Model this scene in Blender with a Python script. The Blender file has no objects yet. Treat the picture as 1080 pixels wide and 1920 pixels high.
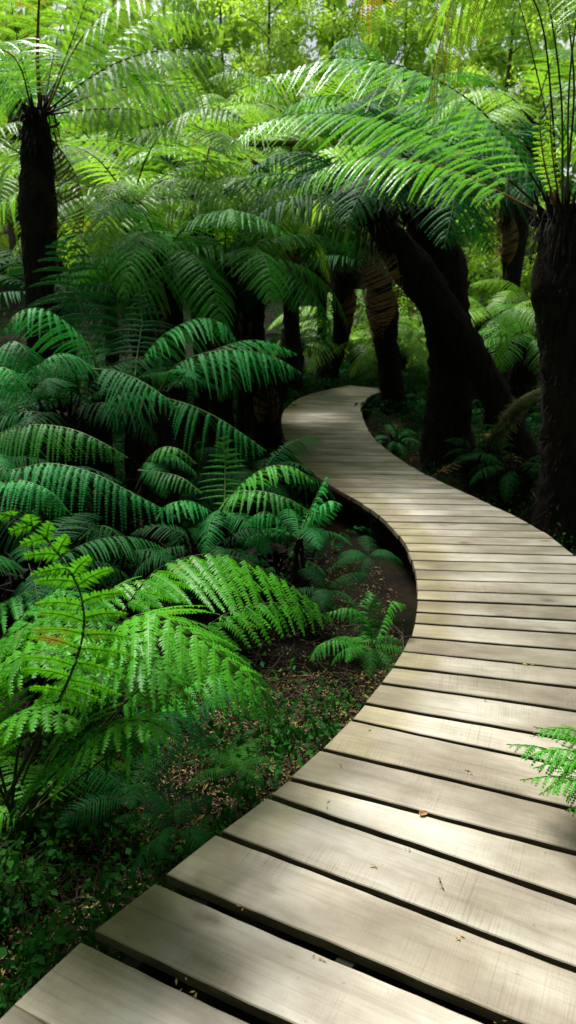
import bpy, math, random
import numpy as np
from mathutils import Vector, Matrix
random.seed(7); rng = np.random.default_rng(7)
sc = bpy.context.scene; C = sc.collection
R = math.radians

# ------------------------------------------------------------------ camera
F = 1400.0; CH = 1.58; PIT = math.atan(420 / F)
cam = bpy.data.cameras.new('camera'); co = bpy.data.objects.new('camera', cam); C.objects.link(co)
cam.sensor_fit = 'VERTICAL'; cam.sensor_height = 36; cam.lens = 36 * F / 1920
cam.clip_start = 0.05; cam.clip_end = 400
cam.dof.use_dof = True; cam.dof.focus_distance = 2.7; cam.dof.aperture_fstop = 4.0
co.location = (0, 0, CH); co.rotation_euler = (math.pi / 2 - PIT, 0, 0)
sc.camera = co

def ray(x, y):
    dx = (x - 540) / F; dy = -(y - 960) / F
    return np.array([dx, math.cos(PIT) + dy * math.sin(PIT), -math.sin(PIT) + dy * math.cos(PIT)])
def on(x, y, z=0.0):                    # where the view meets height z
    d = ray(x, y); t = (z - CH) / d[2]
    return np.array([d[0] * t, d[1] * t, z])
def at(x, y, Y):                        # point at world distance Y
    d = ray(x, y); t = Y / d[1]
    return np.array([d[0] * t, Y, CH + d[2] * t])

# ------------------------------------------------------------------ mesh tools
def link_mesh(name, V, polys, mats, parent=None, smooth=False, midx=None):
    """polys: list of int arrays (n,k)"""
    me = bpy.data.meshes.new(name)
    V = np.asarray(V, dtype=np.float32).reshape(-1, 3)
    me.vertices.add(len(V)); me.vertices.foreach_set('co', V.ravel())
    polys = [np.asarray(p, dtype=np.int32) for p in polys if len(p)]
    nl = sum(p.size for p in polys); npz = sum(len(p) for p in polys)
    me.loops.add(nl); me.polygons.add(npz)
    me.loops.foreach_set('vertex_index', np.concatenate([p.ravel() for p in polys]))
    tot = np.concatenate([np.full(len(p), p.shape[1], np.int32) for p in polys])
    st = np.concatenate([[0], np.cumsum(tot)[:-1]]).astype(np.int32)
    me.polygons.foreach_set('loop_start', st); me.polygons.foreach_set('loop_total', tot)
    for m in (mats if isinstance(mats, (list, tuple)) else [mats]): me.materials.append(m)
    if midx is not None:
        me.polygons.foreach_set('material_index', np.asarray(midx, dtype=np.int32))
    me.polygons.foreach_set('use_smooth', np.full(npz, smooth))
    me.update(); me.validate()
    o = bpy.data.objects.new(name, me); C.objects.link(o)
    if parent is not None: o.parent = parent
    return o

def tag(o, label=None, cat=None, group=None, kind=None):
    if label: o['label'] = label
    if cat: o['category'] = cat
    if group: o['group'] = group
    if kind: o['kind'] = kind
    return o
def empty(name, loc=(0, 0, 0), rz=0, **k):
    o = bpy.data.objects.new(name, None); C.objects.link(o)
    o.location = tuple(map(float, loc)); o.rotation_euler = (0, 0, rz); o.empty_display_size = .1
    return tag(o, **k)
def copy_tree(o, parent=None):
    c = o.copy(); C.objects.link(c)
    if parent is not None: c.parent = parent
    for ch in list(o.children): copy_tree(ch, c)
    return c

def nrm(v): return v / (np.linalg.norm(v, axis=-1, keepdims=True) + 1e-12)
def catmull(P, n):
    P = np.asarray(P, float)
    d = np.concatenate([[0], np.cumsum(np.linalg.norm(np.diff(P, axis=0), axis=1) ** .5)])
    A = np.vstack([2 * P[0] - P[1], P, 2 * P[-1] - P[-2]])
    out = []
    m = len(P) - 1
    for i in range(m):
        p0, p1, p2, p3 = A[i:i + 4]
        for s in np.linspace(0, 1, 14, endpoint=False):
            out.append(.5 * ((2 * p1) + (-p0 + p2) * s + (2 * p0 - 5 * p1 + 4 * p2 - p3) * s * s + (-p0 + 3 * p1 - 3 * p2 + p3) * s ** 3))
    out.append(P[-1]); out = np.array(out)
    L = np.concatenate([[0], np.cumsum(np.linalg.norm(np.diff(out[:, :3], axis=0), axis=1))])
    t = np.linspace(0, L[-1], n)
    return np.stack([np.interp(t, L, out[:, k]) for k in range(out.shape[1])], 1)

def tube(P, rad, k=6, jag=0.0, seed=0):
    P = np.asarray(P, float); n = len(P)
    T = nrm(np.gradient(P, axis=0))
    ref = np.tile([0.0, 0.0, 1.0], (n, 1)) if abs(T[:, 2]).mean() < .7 else np.tile([0.0, 1.0, 0.0], (n, 1))
    A = nrm(np.cross(T, ref)); B = np.cross(T, A)
    a = np.linspace(0, 2 * np.pi, k, endpoint=False)
    r = np.asarray(rad, float).reshape(-1, 1) * np.ones((n, k))
    if jag:
        g = np.random.default_rng(seed)
        r = r * (1 + jag * g.normal(0, 1, (n, k)))
    V = P[:, None] + r[..., None] * (np.cos(a)[None, :, None] * A[:, None] + np.sin(a)[None, :, None] * B[:, None])
    i = np.arange(n - 1)[:, None] * k; j = np.arange(k)[None]
    j2 = (j + 1) % k
    Q = np.stack([i + j, i + j2, i + k + j2, i + k + j], -1).reshape(-1, 4)
    return V.reshape(-1, 3), Q

class Bag:
    def __init__(s): s.V = []; s.P = {}; s.n = 0
    def add(s, V, *polys, m=0):
        for p in polys:
            if len(p): s.P.setdefault((p.shape[1], m), []).append(p + s.n)
        s.V.append(V); s.n += len(V)
    def build(s, name, mats, parent=None, smooth=False):
        ks = list(s.P); pol = [np.concatenate(s.P[k]) for k in ks]
        mi = np.concatenate([np.full(len(p), k[1]) for p, k in zip(pol, ks)])
        # order by polygon list
        return link_mesh(name, np.concatenate(s.V), pol, mats, parent, smooth, mi)

# ------------------------------------------------------------------ materials
def nodes(name):
    m = bpy.data.materials.new(name); m.use_nodes = True
    nt = m.node_tree; nt.nodes.clear()
    return m, nt, nt.nodes, nt.links
def nd(nt, t, **k):
    n = nt.nodes.new(t)
    for a, b in k.items():
        if hasattr(n, a): setattr(n, a, b)
        else: n.inputs[a.replace('_', ' ')].default_value = b
    return n
def ramp(nt, fac, stops):
    r = nt.nodes.new('ShaderNodeValToRGB'); e = r.color_ramp.elements
    while len(e) < len(stops): e.new(.5)
    for q, (p, c) in zip(e, stops):
        q.position = p; q.color = (*c, 1) if len(c) == 3 else c
    nt.links.new(fac, r.inputs[0]); return r
def mixc(nt, a, b, fac, mode='MIX'):
    n = nt.nodes.new('ShaderNodeMix'); n.data_type = 'RGBA'; n.blend_type = mode
    for s, v in ((0, fac), (6, a), (7, b)):
        if hasattr(v, 'node'): nt.links.new(v, n.inputs[s])
        else: n.inputs[s].default_value = v if s == 0 else ((*v, 1) if len(v) == 3 else v)
    return n.outputs[2]

def leaf_mat(name, c1, c2, brown=None, bamt=.0, rough=.42, tr=.32, nscale=3.0, spec=.5, warm=1.0):
    m, nt, N, Lk = nodes(name)
    out = nd(nt, 'ShaderNodeOutputMaterial')
    geo = nd(nt, 'ShaderNodeNewGeometry'); oi = nd(nt, 'ShaderNodeObjectInfo')
    no = nd(nt, 'ShaderNodeTexNoise', Scale=nscale, Detail=3.0); Lk.new(geo.outputs['Position'], no.inputs['Vector'])
    ad = nd(nt, 'ShaderNodeMath', operation='ADD'); Lk.new(no.outputs[0], ad.inputs[0])
    mu = nd(nt, 'ShaderNodeMath', operation='MULTIPLY_ADD'); Lk.new(oi.outputs['Random'], mu.inputs[0]); mu.inputs[1].default_value = .5; mu.inputs[2].default_value = -.25
    Lk.new(mu.outputs[0], ad.inputs[1])
    isl = nd(nt, 'ShaderNodeMath', operation='MULTIPLY_ADD'); Lk.new(geo.outputs['Random Per Island'], isl.inputs[0]); isl.inputs[1].default_value = .35; Lk.new(ad.outputs[0], isl.inputs[2])
    r = ramp(nt, isl.outputs[0], [(.35, c1), (.95, c2)])
    col = r.outputs[0]
    if brown:
        n2 = nd(nt, 'ShaderNodeTexNoise', Scale=nscale * 2.2, Detail=4.0); Lk.new(geo.outputs['Position'], n2.inputs['Vector'])
        th = 1 - bamt
        r2 = ramp(nt, n2.outputs[0], [(max(0, .5 + .25 * (th - .5) * 2 - .05), (0, 0, 0)), (min(1, .5 + .25 * (th - .5) * 2 + .06), (1, 1, 1))])
        col = mixc(nt, col, brown, r2.outputs[0])
    p = nd(nt, 'ShaderNodeBsdfPrincipled', Roughness=rough); Lk.new(col, p.inputs['Base Color'])
    p.inputs['Specular IOR Level'].default_value = spec
    t = nd(nt, 'ShaderNodeBsdfTranslucent')
    tc = mixc(nt, col, (1.5 * warm, 1.35, .55), 1.0, 'MULTIPLY'); Lk.new(tc, t.inputs['Color'])
    mx = nd(nt, 'ShaderNodeMixShader'); mx.inputs[0].default_value = tr
    Lk.new(p.outputs[0], mx.inputs[1]); Lk.new(t.outputs[0], mx.inputs[2]); Lk.new(mx.outputs[0], out.inputs[0])
    return m

def rough_mat(name, c1, c2, scale=8, rough=.9, bump=.4, c3=None, stretch=(1, 1, 1), spec=.2, bd=.02):
    m, nt, N, Lk = nodes(name)
    out = nd(nt, 'ShaderNodeOutputMaterial'); geo = nd(nt, 'ShaderNodeNewGeometry')
    mp = nd(nt, 'ShaderNodeMapping'); mp.inputs['Scale'].default_value = stretch; Lk.new(geo.outputs['Position'], mp.inputs[0])
    no = nd(nt, 'ShaderNodeTexNoise', Scale=scale, Detail=8.0, Roughness=.65); Lk.new(mp.outputs[0], no.inputs['Vector'])
    r = ramp(nt, no.outputs[0], [(.3, c1), (.7, c2)]); col = r.outputs[0]
    if c3:
        n3 = nd(nt, 'ShaderNodeTexNoise', Scale=scale * .35, Detail=5.0); Lk.new(geo.outputs['Position'], n3.inputs['Vector'])
        r3 = ramp(nt, n3.outputs[0], [(.5, (0, 0, 0)), (.62, (1, 1, 1))]); col = mixc(nt, col, c3, r3.outputs[0])
    p = nd(nt, 'ShaderNodeBsdfPrincipled', Roughness=rough); Lk.new(col, p.inputs['Base Color'])
    p.inputs['Specular IOR Level'].default_value = spec
    b = nd(nt, 'ShaderNodeBump', Strength=bump, Distance=bd); Lk.new(no.outputs[0], b.inputs['Height']); Lk.new(b.outputs[0], p.inputs['Normal'])
    Lk.new(p.outputs[0], out.inputs[0]); return m

def plank_mat():
    m, nt, N, Lk = nodes('weathered_timber')
    out = nd(nt, 'ShaderNodeOutputMaterial'); tc = nd(nt, 'ShaderNodeTexCoord'); oi = nd(nt, 'ShaderNodeObjectInfo')
    off = nd(nt, 'ShaderNodeVectorMath', operation='SCALE'); off.inputs[0].default_value = (7.3, 3.1, 5.7)
    sm = nd(nt, 'ShaderNodeMath', operation='MULTIPLY'); Lk.new(oi.outputs['Random'], sm.inputs[0]); sm.inputs[1].default_value = 11.0
    Lk.new(sm.outputs[0], off.inputs['Scale'])
    vec = nd(nt, 'ShaderNodeVectorMath', operation='ADD'); Lk.new(tc.outputs['Object'], vec.inputs[0]); Lk.new(off.outputs[0], vec.inputs[1])
    def noise(scale, stretch, detail=4, rough=.55, dist=0.0):
        mp = nd(nt, 'ShaderNodeMapping'); mp.inputs['Scale'].default_value = stretch; Lk.new(vec.outputs[0], mp.inputs[0])
        n = nd(nt, 'ShaderNodeTexNoise', Scale=scale, Detail=float(detail), Roughness=rough, Distortion=dist); Lk.new(mp.outputs[0], n.inputs['Vector'])
        return n.outputs[0]
    blotch = noise(2.2, (1, 1.6, 1), 4)
    grain = noise(7, (.25, 12, 3), 7, .65, .8)            # along the board
    saw = noise(34, (9, .12, 1), 3, .65, .05)              # fine saw marks across the board
    sawmask = noise(3.2, (1, 1, 1), 3)
    speck = noise(55, (1, 1, 1), 4, .7)
    base = ramp(nt, blotch, [(.3, (.125, .104, .072)), (.5, (.225, .205, .162)), (.72, (.345, .328, .282))]).outputs[0]
    base = mixc(nt, base, ramp(nt, grain, [(.3, (.58, .53, .44)), (.52, (1, 1, 1)), (.8, (1.0, .98, .92))]).outputs[0], .62, 'MULTIPLY')
    crk = ramp(nt, noise(3.2, (.22, 16, 3), 8, .7, .5), [(.30, (.30, .24, .17)), (.345, (1, 1, 1))]); base = mixc(nt, base, crk.outputs[0], .8, 'MULTIPLY')
    sr = ramp(nt, saw, [(.34, (.66, .62, .54)), (.5, (1, 1, 1)), (.7, (1.0, 1.0, 1.0))])
    mr = ramp(nt, sawmask, [(.48, (.0, .0, .0)), (.66, (1, 1, 1))])
    base = mixc(nt, base, sr.outputs[0], mr.outputs[0], 'MULTIPLY')
    # knots
    kv = nd(nt, 'ShaderNodeMapping'); kv.inputs['Scale'].default_value = (2.6, 5.0, 1); Lk.new(vec.outputs[0], kv.inputs[0])
    vo = nd(nt, 'ShaderNodeTexVoronoi', Scale=1.0); Lk.new(kv.outputs[0], vo.inputs['Vector'])
    kw = nd(nt, 'ShaderNodeMath', operation='MULTIPLY_ADD'); Lk.new(speck, kw.inputs[0]); kw.inputs[1].default_value = .10; Lk.new(vo.outputs['Distance'], kw.inputs[2])
    kn = ramp(nt, kw.outputs[0], [(.085, (.22, .16, .10)), (.12, (.55, .47, .36)), (.20, (1, 1, 1))])
    base = mixc(nt, base, kn.outputs[0], .75, 'MULTIPLY')
    # grime patches, algae at the ends of the boards
    gr = ramp(nt, noise(1.3, (1, 2.5, 1), 5, .6), [(.38, (.48, .43, .31)), (.56, (1, 1, 1))])
    base = mixc(nt, base, gr.outputs[0], .75, 'MULTIPLY')
    sx = nd(nt, 'ShaderNodeSeparateXYZ'); Lk.new(tc.outputs['Object'], sx.inputs[0])
    ee = nd(nt, 'ShaderNodeMath', operation='MULTIPLY_ADD'); Lk.new(blotch, ee.inputs[0]); ee.inputs[1].default_value = -.28; Lk.new(sx.outputs['X'], ee.inputs[2])
    er = ramp(nt, ee.outputs[0], [(-.0, (.62, .58, .30)), (.10, (1, 1, 1))])
    base = mixc(nt, base, er.outputs[0], .7, 'MULTIPLY')
    sp = ramp(nt, speck, [(.28, (.45, .4, .34)), (.36, (1, 1, 1))]); base = mixc(nt, base, sp.outputs[0], .7, 'MULTIPLY')
    ov = nd(nt, 'ShaderNodeMapRange'); Lk.new(oi.outputs['Random'], ov.inputs[0]); ov.inputs[3].default_value = .84; ov.inputs[4].default_value = 1.1
    hs = nd(nt, 'ShaderNodeHueSaturation'); Lk.new(ov.outputs[0], hs.inputs['Value']); Lk.new(base, hs.inputs['Color'])
    p = nd(nt, 'ShaderNodeBsdfPrincipled'); Lk.new(hs.outputs[0], p.inputs['Base Color'])
    rr = ramp(nt, blotch, [(.3, (.62,) * 3), (.7, (.42,) * 3)]); Lk.new(rr.outputs[0], p.inputs['Roughness'])
    p.inputs['Specular IOR Level'].default_value = .5
    hsum = nd(nt, 'ShaderNodeMath', operation='ADD'); Lk.new(grain, hsum.inputs[0]); Lk.new(saw, hsum.inputs[1])
    b = nd(nt, 'ShaderNodeBump', Strength=.35, Distance=.002); Lk.new(hsum.outputs[0], b.inputs['Height']); Lk.new(b.outputs[0], p.inputs['Normal'])
    Lk.new(p.outputs[0], out.inputs[0]); return m

M = dict(
    plank=plank_mat(),
    sawn=rough_mat('damp_sawn_edge', (.03, .022, .014), (.10, .08, .05), 9, stretch=(1, 1, 3)),  # plank side faces: shade of the gaps put into a darker colour
    beam=rough_mat('stringer_timber', (.004, .0035, .003), (.012, .010, .007), 6, stretch=(1, 1, 4)),
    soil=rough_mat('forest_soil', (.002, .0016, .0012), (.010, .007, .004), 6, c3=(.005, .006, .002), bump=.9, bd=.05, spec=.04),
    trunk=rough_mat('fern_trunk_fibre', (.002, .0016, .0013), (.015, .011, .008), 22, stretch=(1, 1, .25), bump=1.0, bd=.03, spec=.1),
    bark=rough_mat('tree_bark', (.02, .015, .01), (.08, .06, .04), 12, stretch=(1, 1, .2), bump=.8, bd=.03),
    moss=rough_mat('mossy_bark', (.03, .03, .012), (.10, .13, .035), 10, bump=.9, bd=.03, c3=(.05, .035, .02)),
    stem=rough_mat('dark_frond_stem', (.010, .014, .005), (.035, .032, .012), 14, rough=.6, bump=.2, spec=.1),
    rust=rough_mat('rusty_frond_stem', (.07, .025, .008), (.2, .08, .025), 14, rough=.6, bump=.2),
    gstem=rough_mat('green_frond_stem', (.02, .05, .01), (.06, .09, .02), 14, rough=.55, bump=.2, spec=.12),
    lime=leaf_mat('fresh_lime_fern_leaf', (.024, .14, .008), (.068, .29, .016), brown=(.14, .13, .03), bamt=.08, tr=.38, spec=.12),
    mid=leaf_mat('green_fern_leaf', (.010, .09, .008), (.035, .21, .016), rough=.5, tr=.32, spec=.09),
    blue=leaf_mat('blue_green_fern_leaf', (.005, .085, .018), (.017, .20, .036), brown=(.16, .12, .04), bamt=.12, rough=.55, tr=.2, spec=.07),
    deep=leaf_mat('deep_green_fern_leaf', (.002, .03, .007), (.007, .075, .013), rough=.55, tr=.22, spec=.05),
    yell=leaf_mat('yellow_green_fern_leaf', (.085, .24, .015), (.20, .40, .03), brown=(.30, .14, .03), bamt=.2, tr=.45, spec=.2),
    gold=leaf_mat('ageing_yellow_fern_leaf', (.05, .15, .012), (.15, .28, .02), brown=(.19, .13, .02), bamt=.34, tr=.4, spec=.12),
    silver=leaf_mat('glossy_green_fern_leaf', (.03, .14, .018), (.085, .28, .04), brown=(.14, .12, .03), bamt=.1, rough=.36, tr=.4, spec=.3),
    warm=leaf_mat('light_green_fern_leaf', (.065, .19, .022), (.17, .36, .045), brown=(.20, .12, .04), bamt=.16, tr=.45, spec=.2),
    canopy=leaf_mat('broadleaf_foliage', (.10, .24, .03), (.27, .46, .07), tr=.5, nscale=.8, spec=.35),
    far=leaf_mat('far_wood_foliage', (.09, .20, .035), (.26, .44, .09), tr=.5, nscale=.35, spec=.2),
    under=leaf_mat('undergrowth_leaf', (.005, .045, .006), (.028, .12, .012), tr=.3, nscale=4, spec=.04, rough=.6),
    dead=leaf_mat('dead_frond', (.08, .045, .018), (.26, .16, .075), rough=.8, tr=.15, spec=.1),
    litter=leaf_mat('leaf_litter', (.014, .011, .004), (.26, .19, .055), rough=.7, tr=.05, nscale=9, spec=.2),
)

# ------------------------------------------------------------------ fronds
def frond_arrays(P, W, droop=.35, fold=15, roll=0, sweep=20, spacing=.055, pin=.5, nj=.0095, hi=True, seed=0, t0=.14, peak=.42, curl=0.0, gapp=.0, sides=(1, -1)):
    """P: (n,3) rachis samples evenly spaced.  Returns Bag with the leaf blades, and the rachis samples."""
    g = np.random.default_rng(seed)
    P = np.asarray(P, float); n = len(P)
    L = np.linalg.norm(np.diff(P, axis=0), axis=1).sum()
    T = nrm(np.gradient(P, axis=0))
    Z = np.array([0, 0, 1.0])
    Nn = Z - T * (T @ Z)[:, None]
    bad = np.linalg.norm(Nn, axis=1) < .25
    # propagate a stable normal along the rachis
    Nv = np.zeros_like(Nn); i0 = int(np.argmax(np.linalg.norm(Nn, axis=1)))
    Nv[i0] = nrm(Nn[i0])
    for rngi in (range(i0 + 1, n), range(i0 - 1, -1, -1)):
        pv = Nv[i0]
        for i in rngi:
            v = pv - T[i] * (pv @ T[i]); v = v / np.linalg.norm(v)
            Nv[i] = v; pv = v
    c, s = math.cos(R(roll)), math.sin(R(roll))
    S0 = np.cross(T, Nv); N2 = Nv * c + S0 * s; S = np.cross(T, N2)
    B = Bag()
    npin = max(6, int(L * (1 - t0) / spacing))
    ts = t0 + (1 - t0) * (np.arange(npin) + .3) / npin
    for side in sides:
        for t in ts:
            if g.random() < gapp: continue
            t = t + g.normal(0, .15) * (1 - t0) / npin
            t = min(t, .995)
            x = t * (n - 1); i = min(int(x), n - 2); f = x - i
            p = P[i] * (1 - f) + P[i + 1] * f; tt = nrm(T[i] * (1 - f) + T[i + 1] * f); nn = nrm(N2[i] * (1 - f) + N2[i + 1] * f); ss = nrm(S[i] * (1 - f) + S[i + 1] * f)
            if t < peak: pr = .42 + .58 * math.sin((t - t0) / (peak - t0) * math.pi / 2)
            else: pr = max(.03, (1 - ((t - peak) / (1 - peak)) ** 1.55)) ** .85
            Lp = W * pr * (1 + g.normal(0, .05))
            sw = R(sweep + 28 * max(0, t - .5) * 2 * .9 + g.normal(0, 3)); fo = R(fold + g.normal(0, 4))
            d = (ss * side * math.cos(fo) - nn * math.sin(fo)) * math.cos(sw) + tt * math.sin(sw)
            m = max(5, int(Lp / nj)); K = m + 1
            sv = (np.arange(K) / m)
            q = p + d * (Lp * sv)[:, None] + (-Z * droop * Lp)[None] * (sv ** 2)[:, None] + tt * (curl * Lp * sv ** 2)[:, None]
            ta = nrm(np.gradient(q, axis=0)); nb = nrm(nn - ta * (ta @ nn)[:, None])
            e = np.cross(nb, ta)
            # midrib strip
            w0 = .0022 * (1 - sv * .8)
            Vm = np.concatenate([q + e * w0[:, None] + nb * .0006, q - e * w0[:, None] + nb * .0006]); a = np.arange(K - 1)
            B.add(Vm, np.stack([a, a + 1, a + 1 + K, a + K], 1), m=0)
            pl = spacing * pin * np.clip((1.02 - sv) ** .55, .05, 1) * (np.where(sv < .08, .7, 1)) * min(1, (Lp / (W * .35)) ** .6 + .15)
            pw = (Lp / m) * (.5 if hi else .62)
            for s2 in (1, -1):
                qq = q[:-1] + ta[:-1] * (g.random() * .3 * Lp / m); k = len(qq)
                fw = R(18) + g.normal(0, .07, k)
                dd = e[:-1] * s2 * np.cos(fw)[:, None] + ta[:-1] * np.sin(fw)[:, None] - nb[:-1] * g.normal(.16, .12, k)[:, None]
                ln = (pl[:-1] * (1 + g.normal(0, .1, k)))[:, None]; tn = ta[:-1]; up = nb[:-1]
                tip = qq + dd * ln + tn * ln * .12 - up * ln * .14
                if hi:
                    b1 = qq - tn * pw; b2 = qq + tn * pw * .8
                    md = qq + dd * ln * .55; m1 = md - tn * pw * .74; m2 = md + tn * pw * .74
                    V = np.stack([b1, b2, m2, m1, tip], 1).reshape(-1, 3); a = np.arange(k)[:, None] * 5
                    B.add(V, a + np.array([[0, 1, 2, 3]]), a + np.array([[3, 2, 4]]))
                else:
                    md = qq + dd * ln * .45
                    V = np.stack([qq, md - tn * pw * 1.15, tip, md + tn * pw * 1.15], 1).reshape(-1, 3); a = np.arange(k)[:, None] * 4
                    B.add(V, a + np.array([[0, 1, 2, 3]]))
    return B, P, L

def make_frond(P, W, leaf, stem, parent=None, r0=.009, stem_tip=.0012, stemsep=True, **k):
    B, P, L = frond_arrays(P, W, **k)
    o = B.build('frond', [leaf, stem], parent)
    rr = r0 + (stem_tip - r0) * np.linspace(0, 1, len(P)) ** .7
    V, Q = tube(P - np.array([0, 0, 1.0]) * rr[:, None] * .9, rr, 6)
    s = link_mesh('stem', V, [Q], stem, o, True)
    return o

def arc(L, e0, e1, n=40, side=0.0, pw=1.15):
    s = np.linspace(0, 1, n); th = R(e0) - (R(e0) + R(e1)) * s ** pw
    ds = L / (n - 1)
    x = np.concatenate([[0], np.cumsum(np.cos(th[:-1]) * ds)]); z = np.concatenate([[0], np.cumsum(np.sin(th[:-1]) * ds)])
    y = side * L * s ** 2
    return np.stack([x, y, z], 1)

# template fronds, unit length 1.0 (scaled on placement)
TPL = {}
def templates(key, leaf, stem, hi, n=7, spec=None):
    out = []
    for i in range(n):
        g = random.Random(hash((i, 5)) & 255)
        e0 = 40 + 35 * (i / (n - 1)); e1 = 52 - 34 * (i / (n - 1)) + g.uniform(-8, 8)
        P = arc(1.0, e0, e1, 40, g.uniform(-.1, .1), 1.0 + .25 * g.random())
        kw = dict(droop=.15 + .3 * g.random(), fold=4 + 16 * g.random(), sweep=18 + 10 * g.random(), roll=g.uniform(-18, 18), spacing=.031, pin=.47, gapp=.02, nj=.0065 if hi else .0072, hi=hi, seed=i + 31, t0=.13)
        if spec: kw.update(spec)
        o = make_frond(P, .22, leaf, stem, r0=.0065, stem_tip=.0008, **kw)
        out.append((e0, o))
    TPL[key] = out
def place_frond(key, parent, L, az, e, tilt=0.0, mat=None, loc=(0, 0, 0), wid=1.0):
    t = TPL[key]; es = [q[0] for q in t]
    i = min(range(len(t)), key=lambda j: abs(es[j] - e) + random.uniform(0, 9))
    o = copy_tree(t[i][1], parent)
    o.location = loc; o.rotation_euler = (R(random.uniform(-14, 14)), -R(tilt + (e - es[i]) * .7), az); o.scale = (L, L * wid, L)
    return o

def trunk_mesh(P, rad, parent, mat, seed=0, k=26, flare=1.25, shag=260, shaglen=.06, name='trunk', dn=.05, shagmat=None):
    g = np.random.default_rng(seed)
    Pn = catmull([list(p) for p in P], 46); rr = np.interp(np.linspace(0, 1, 46), np.linspace(0, 1, len(rad)), rad)
    V, Q = tube(Pn, rr, k, .055, seed)
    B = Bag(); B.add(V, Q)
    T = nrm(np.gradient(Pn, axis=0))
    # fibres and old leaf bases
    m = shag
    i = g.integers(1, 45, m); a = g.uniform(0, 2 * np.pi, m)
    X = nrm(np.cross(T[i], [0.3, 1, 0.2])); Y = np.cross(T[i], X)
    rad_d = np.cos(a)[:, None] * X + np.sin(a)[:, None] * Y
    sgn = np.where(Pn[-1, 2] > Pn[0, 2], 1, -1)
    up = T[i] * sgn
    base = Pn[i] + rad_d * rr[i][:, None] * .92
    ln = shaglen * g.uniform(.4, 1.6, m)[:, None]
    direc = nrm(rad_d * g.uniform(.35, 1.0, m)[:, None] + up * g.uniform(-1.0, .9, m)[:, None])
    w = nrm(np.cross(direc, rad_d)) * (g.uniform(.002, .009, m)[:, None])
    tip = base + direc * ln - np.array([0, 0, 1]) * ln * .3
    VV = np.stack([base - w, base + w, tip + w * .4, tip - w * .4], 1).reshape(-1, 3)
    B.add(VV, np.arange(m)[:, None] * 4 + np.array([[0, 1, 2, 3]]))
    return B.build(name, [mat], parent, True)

# ------------------------------------------------------------------ ground
def vnoise(x, y, s, seed=0):
    x = np.asarray(x) * s; y = np.asarray(y) * s
    return (np.sin(x * 1.7 + seed) * np.cos(y * 1.3 - seed * 2) + .5 * np.sin(x * 3.1 + y * 2.3 + seed) + .25 * np.sin(x * 7.3 - y * 6.1 + seed * 3)) / 1.75
def gz(x, y):
    x = np.asarray(x, float); y = np.asarray(y, float)
    z = -.30 + .05 * vnoise(x, y, 1.3, 1) + .10 * vnoise(x, y, .35, 4)
    z = z + np.clip(y - 18, 0, 30) * .26 + np.clip(x - 3.0, 0, 6) * .06
    z = z + np.clip(np.hypot(x, y) - 60, 0, 500) * .05
    # kept clear below the boards
    return z
def gp(x, y, dz=0.0): return (float(x), float(y), float(gz(x, y)) + dz)

def ground():
    a = np.concatenate([-np.geomspace(150, 9, 22), np.linspace(-8, 8, 110), np.geomspace(9, 150, 22)])
    b = np.concatenate([-np.geomspace(150, 3, 16), np.linspace(-2, 18, 130), np.geomspace(18.5, 260, 30)])
    X, Y = np.meshgrid(a, b); Zg = gz(X, Y) + rng.normal(0, .007, X.shape)
    V = np.stack([X, Y, Zg], -1).reshape(-1, 3); n = len(a); i = np.arange(len(b) - 1)[:, None] * n; j = np.arange(n - 1)[None]
    Q = np.stack([i + j, i + j + 1, i + n + j + 1, i + n + j], -1).reshape(-1, 4)
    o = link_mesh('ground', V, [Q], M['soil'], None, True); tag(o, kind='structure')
ground()

# ------------------------------------------------------------------ boardwalk
board = empty('boardwalk', (0, 0, 0), label='winding boardwalk of weathered pale timber planks curving through the fern gully', cat='boardwalk')
LE = [(-120, 2030), (30, 1880), (150, 1768), (290, 1658), (402, 1568), (500, 1495), (605, 1402), (655, 1352), (717, 1278), (748, 1235), (768, 1198), (777, 1160), (782, 1110), (778, 1070), (767, 1035), (745, 1000), (715, 970), (680, 945), (640, 922), (600, 897), (565, 868), (541, 838), (529, 805), (529, 780), (541, 760), (570, 743), (620, 729), (670, 720), (712, 712.5), (720, 711.5)]
LEP = catmull([on(x, y)[:2] for x, y in LE], 600)
sL = np.concatenate([[0], np.cumsum(np.linalg.norm(np.diff(LEP, axis=0), axis=1))])
def lpt(s): return np.array([np.interp(s, sL, LEP[:, 0]), np.interp(s, sL, LEP[:, 1])])
def s_of(px, py):
    q = on(px, py)[:2]; return sL[np.argmin(np.linalg.norm(LEP - q, axis=1))]
REP = catmull([on(x, y)[:2] for x, y in [(1080, 1043), (1020, 998), (960, 965), (900, 937), (830, 905), (780, 880), (735, 850), (700, 820), (682, 788), (679, 765), (690, 745), (712, 735), (728, 731)]], 300)
# boundaries: (upper-left of board below, lower-left of board above, angle)
bd = [((30, 1884), (32, 1880), -27.0), ((150, 1768), (185, 1745), -26.4), ((290, 1658), (313, 1640), -27.0), ((402, 1568), (420, 1555), -27.6), ((500, 1497), (505, 1491), -27.4),
      ((541, 1461), (546, 1456), -22.6), ((603, 1405), (609, 1399), -22.4), ((653, 1354), (658, 1348), -21.8), ((684, 1321), (688, 1316), -19.0), ((715, 1281), (719, 1277), -16.2),
      ((737, 1254), (739, 1250), -13.8), ((755, 1224), (757, 1220), -12.8), ((773, 1196), (774, 1193), -10.6), ((777, 1170), (777, 1167), -8.8), ((779, 1148), (779, 1146), -7.6), ((782, 1126), (782, 1124), -6.0), ((782, 1107), (782, 1105), -5.2)]
bounds = [(s_of(*a), s_of(*b), R(g)) for a, b, g in bd]
bounds.insert(0, (bounds[0][0] - .26, bounds[0][0] - .23, R(-27)))
s = bounds[-1][1]
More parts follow.
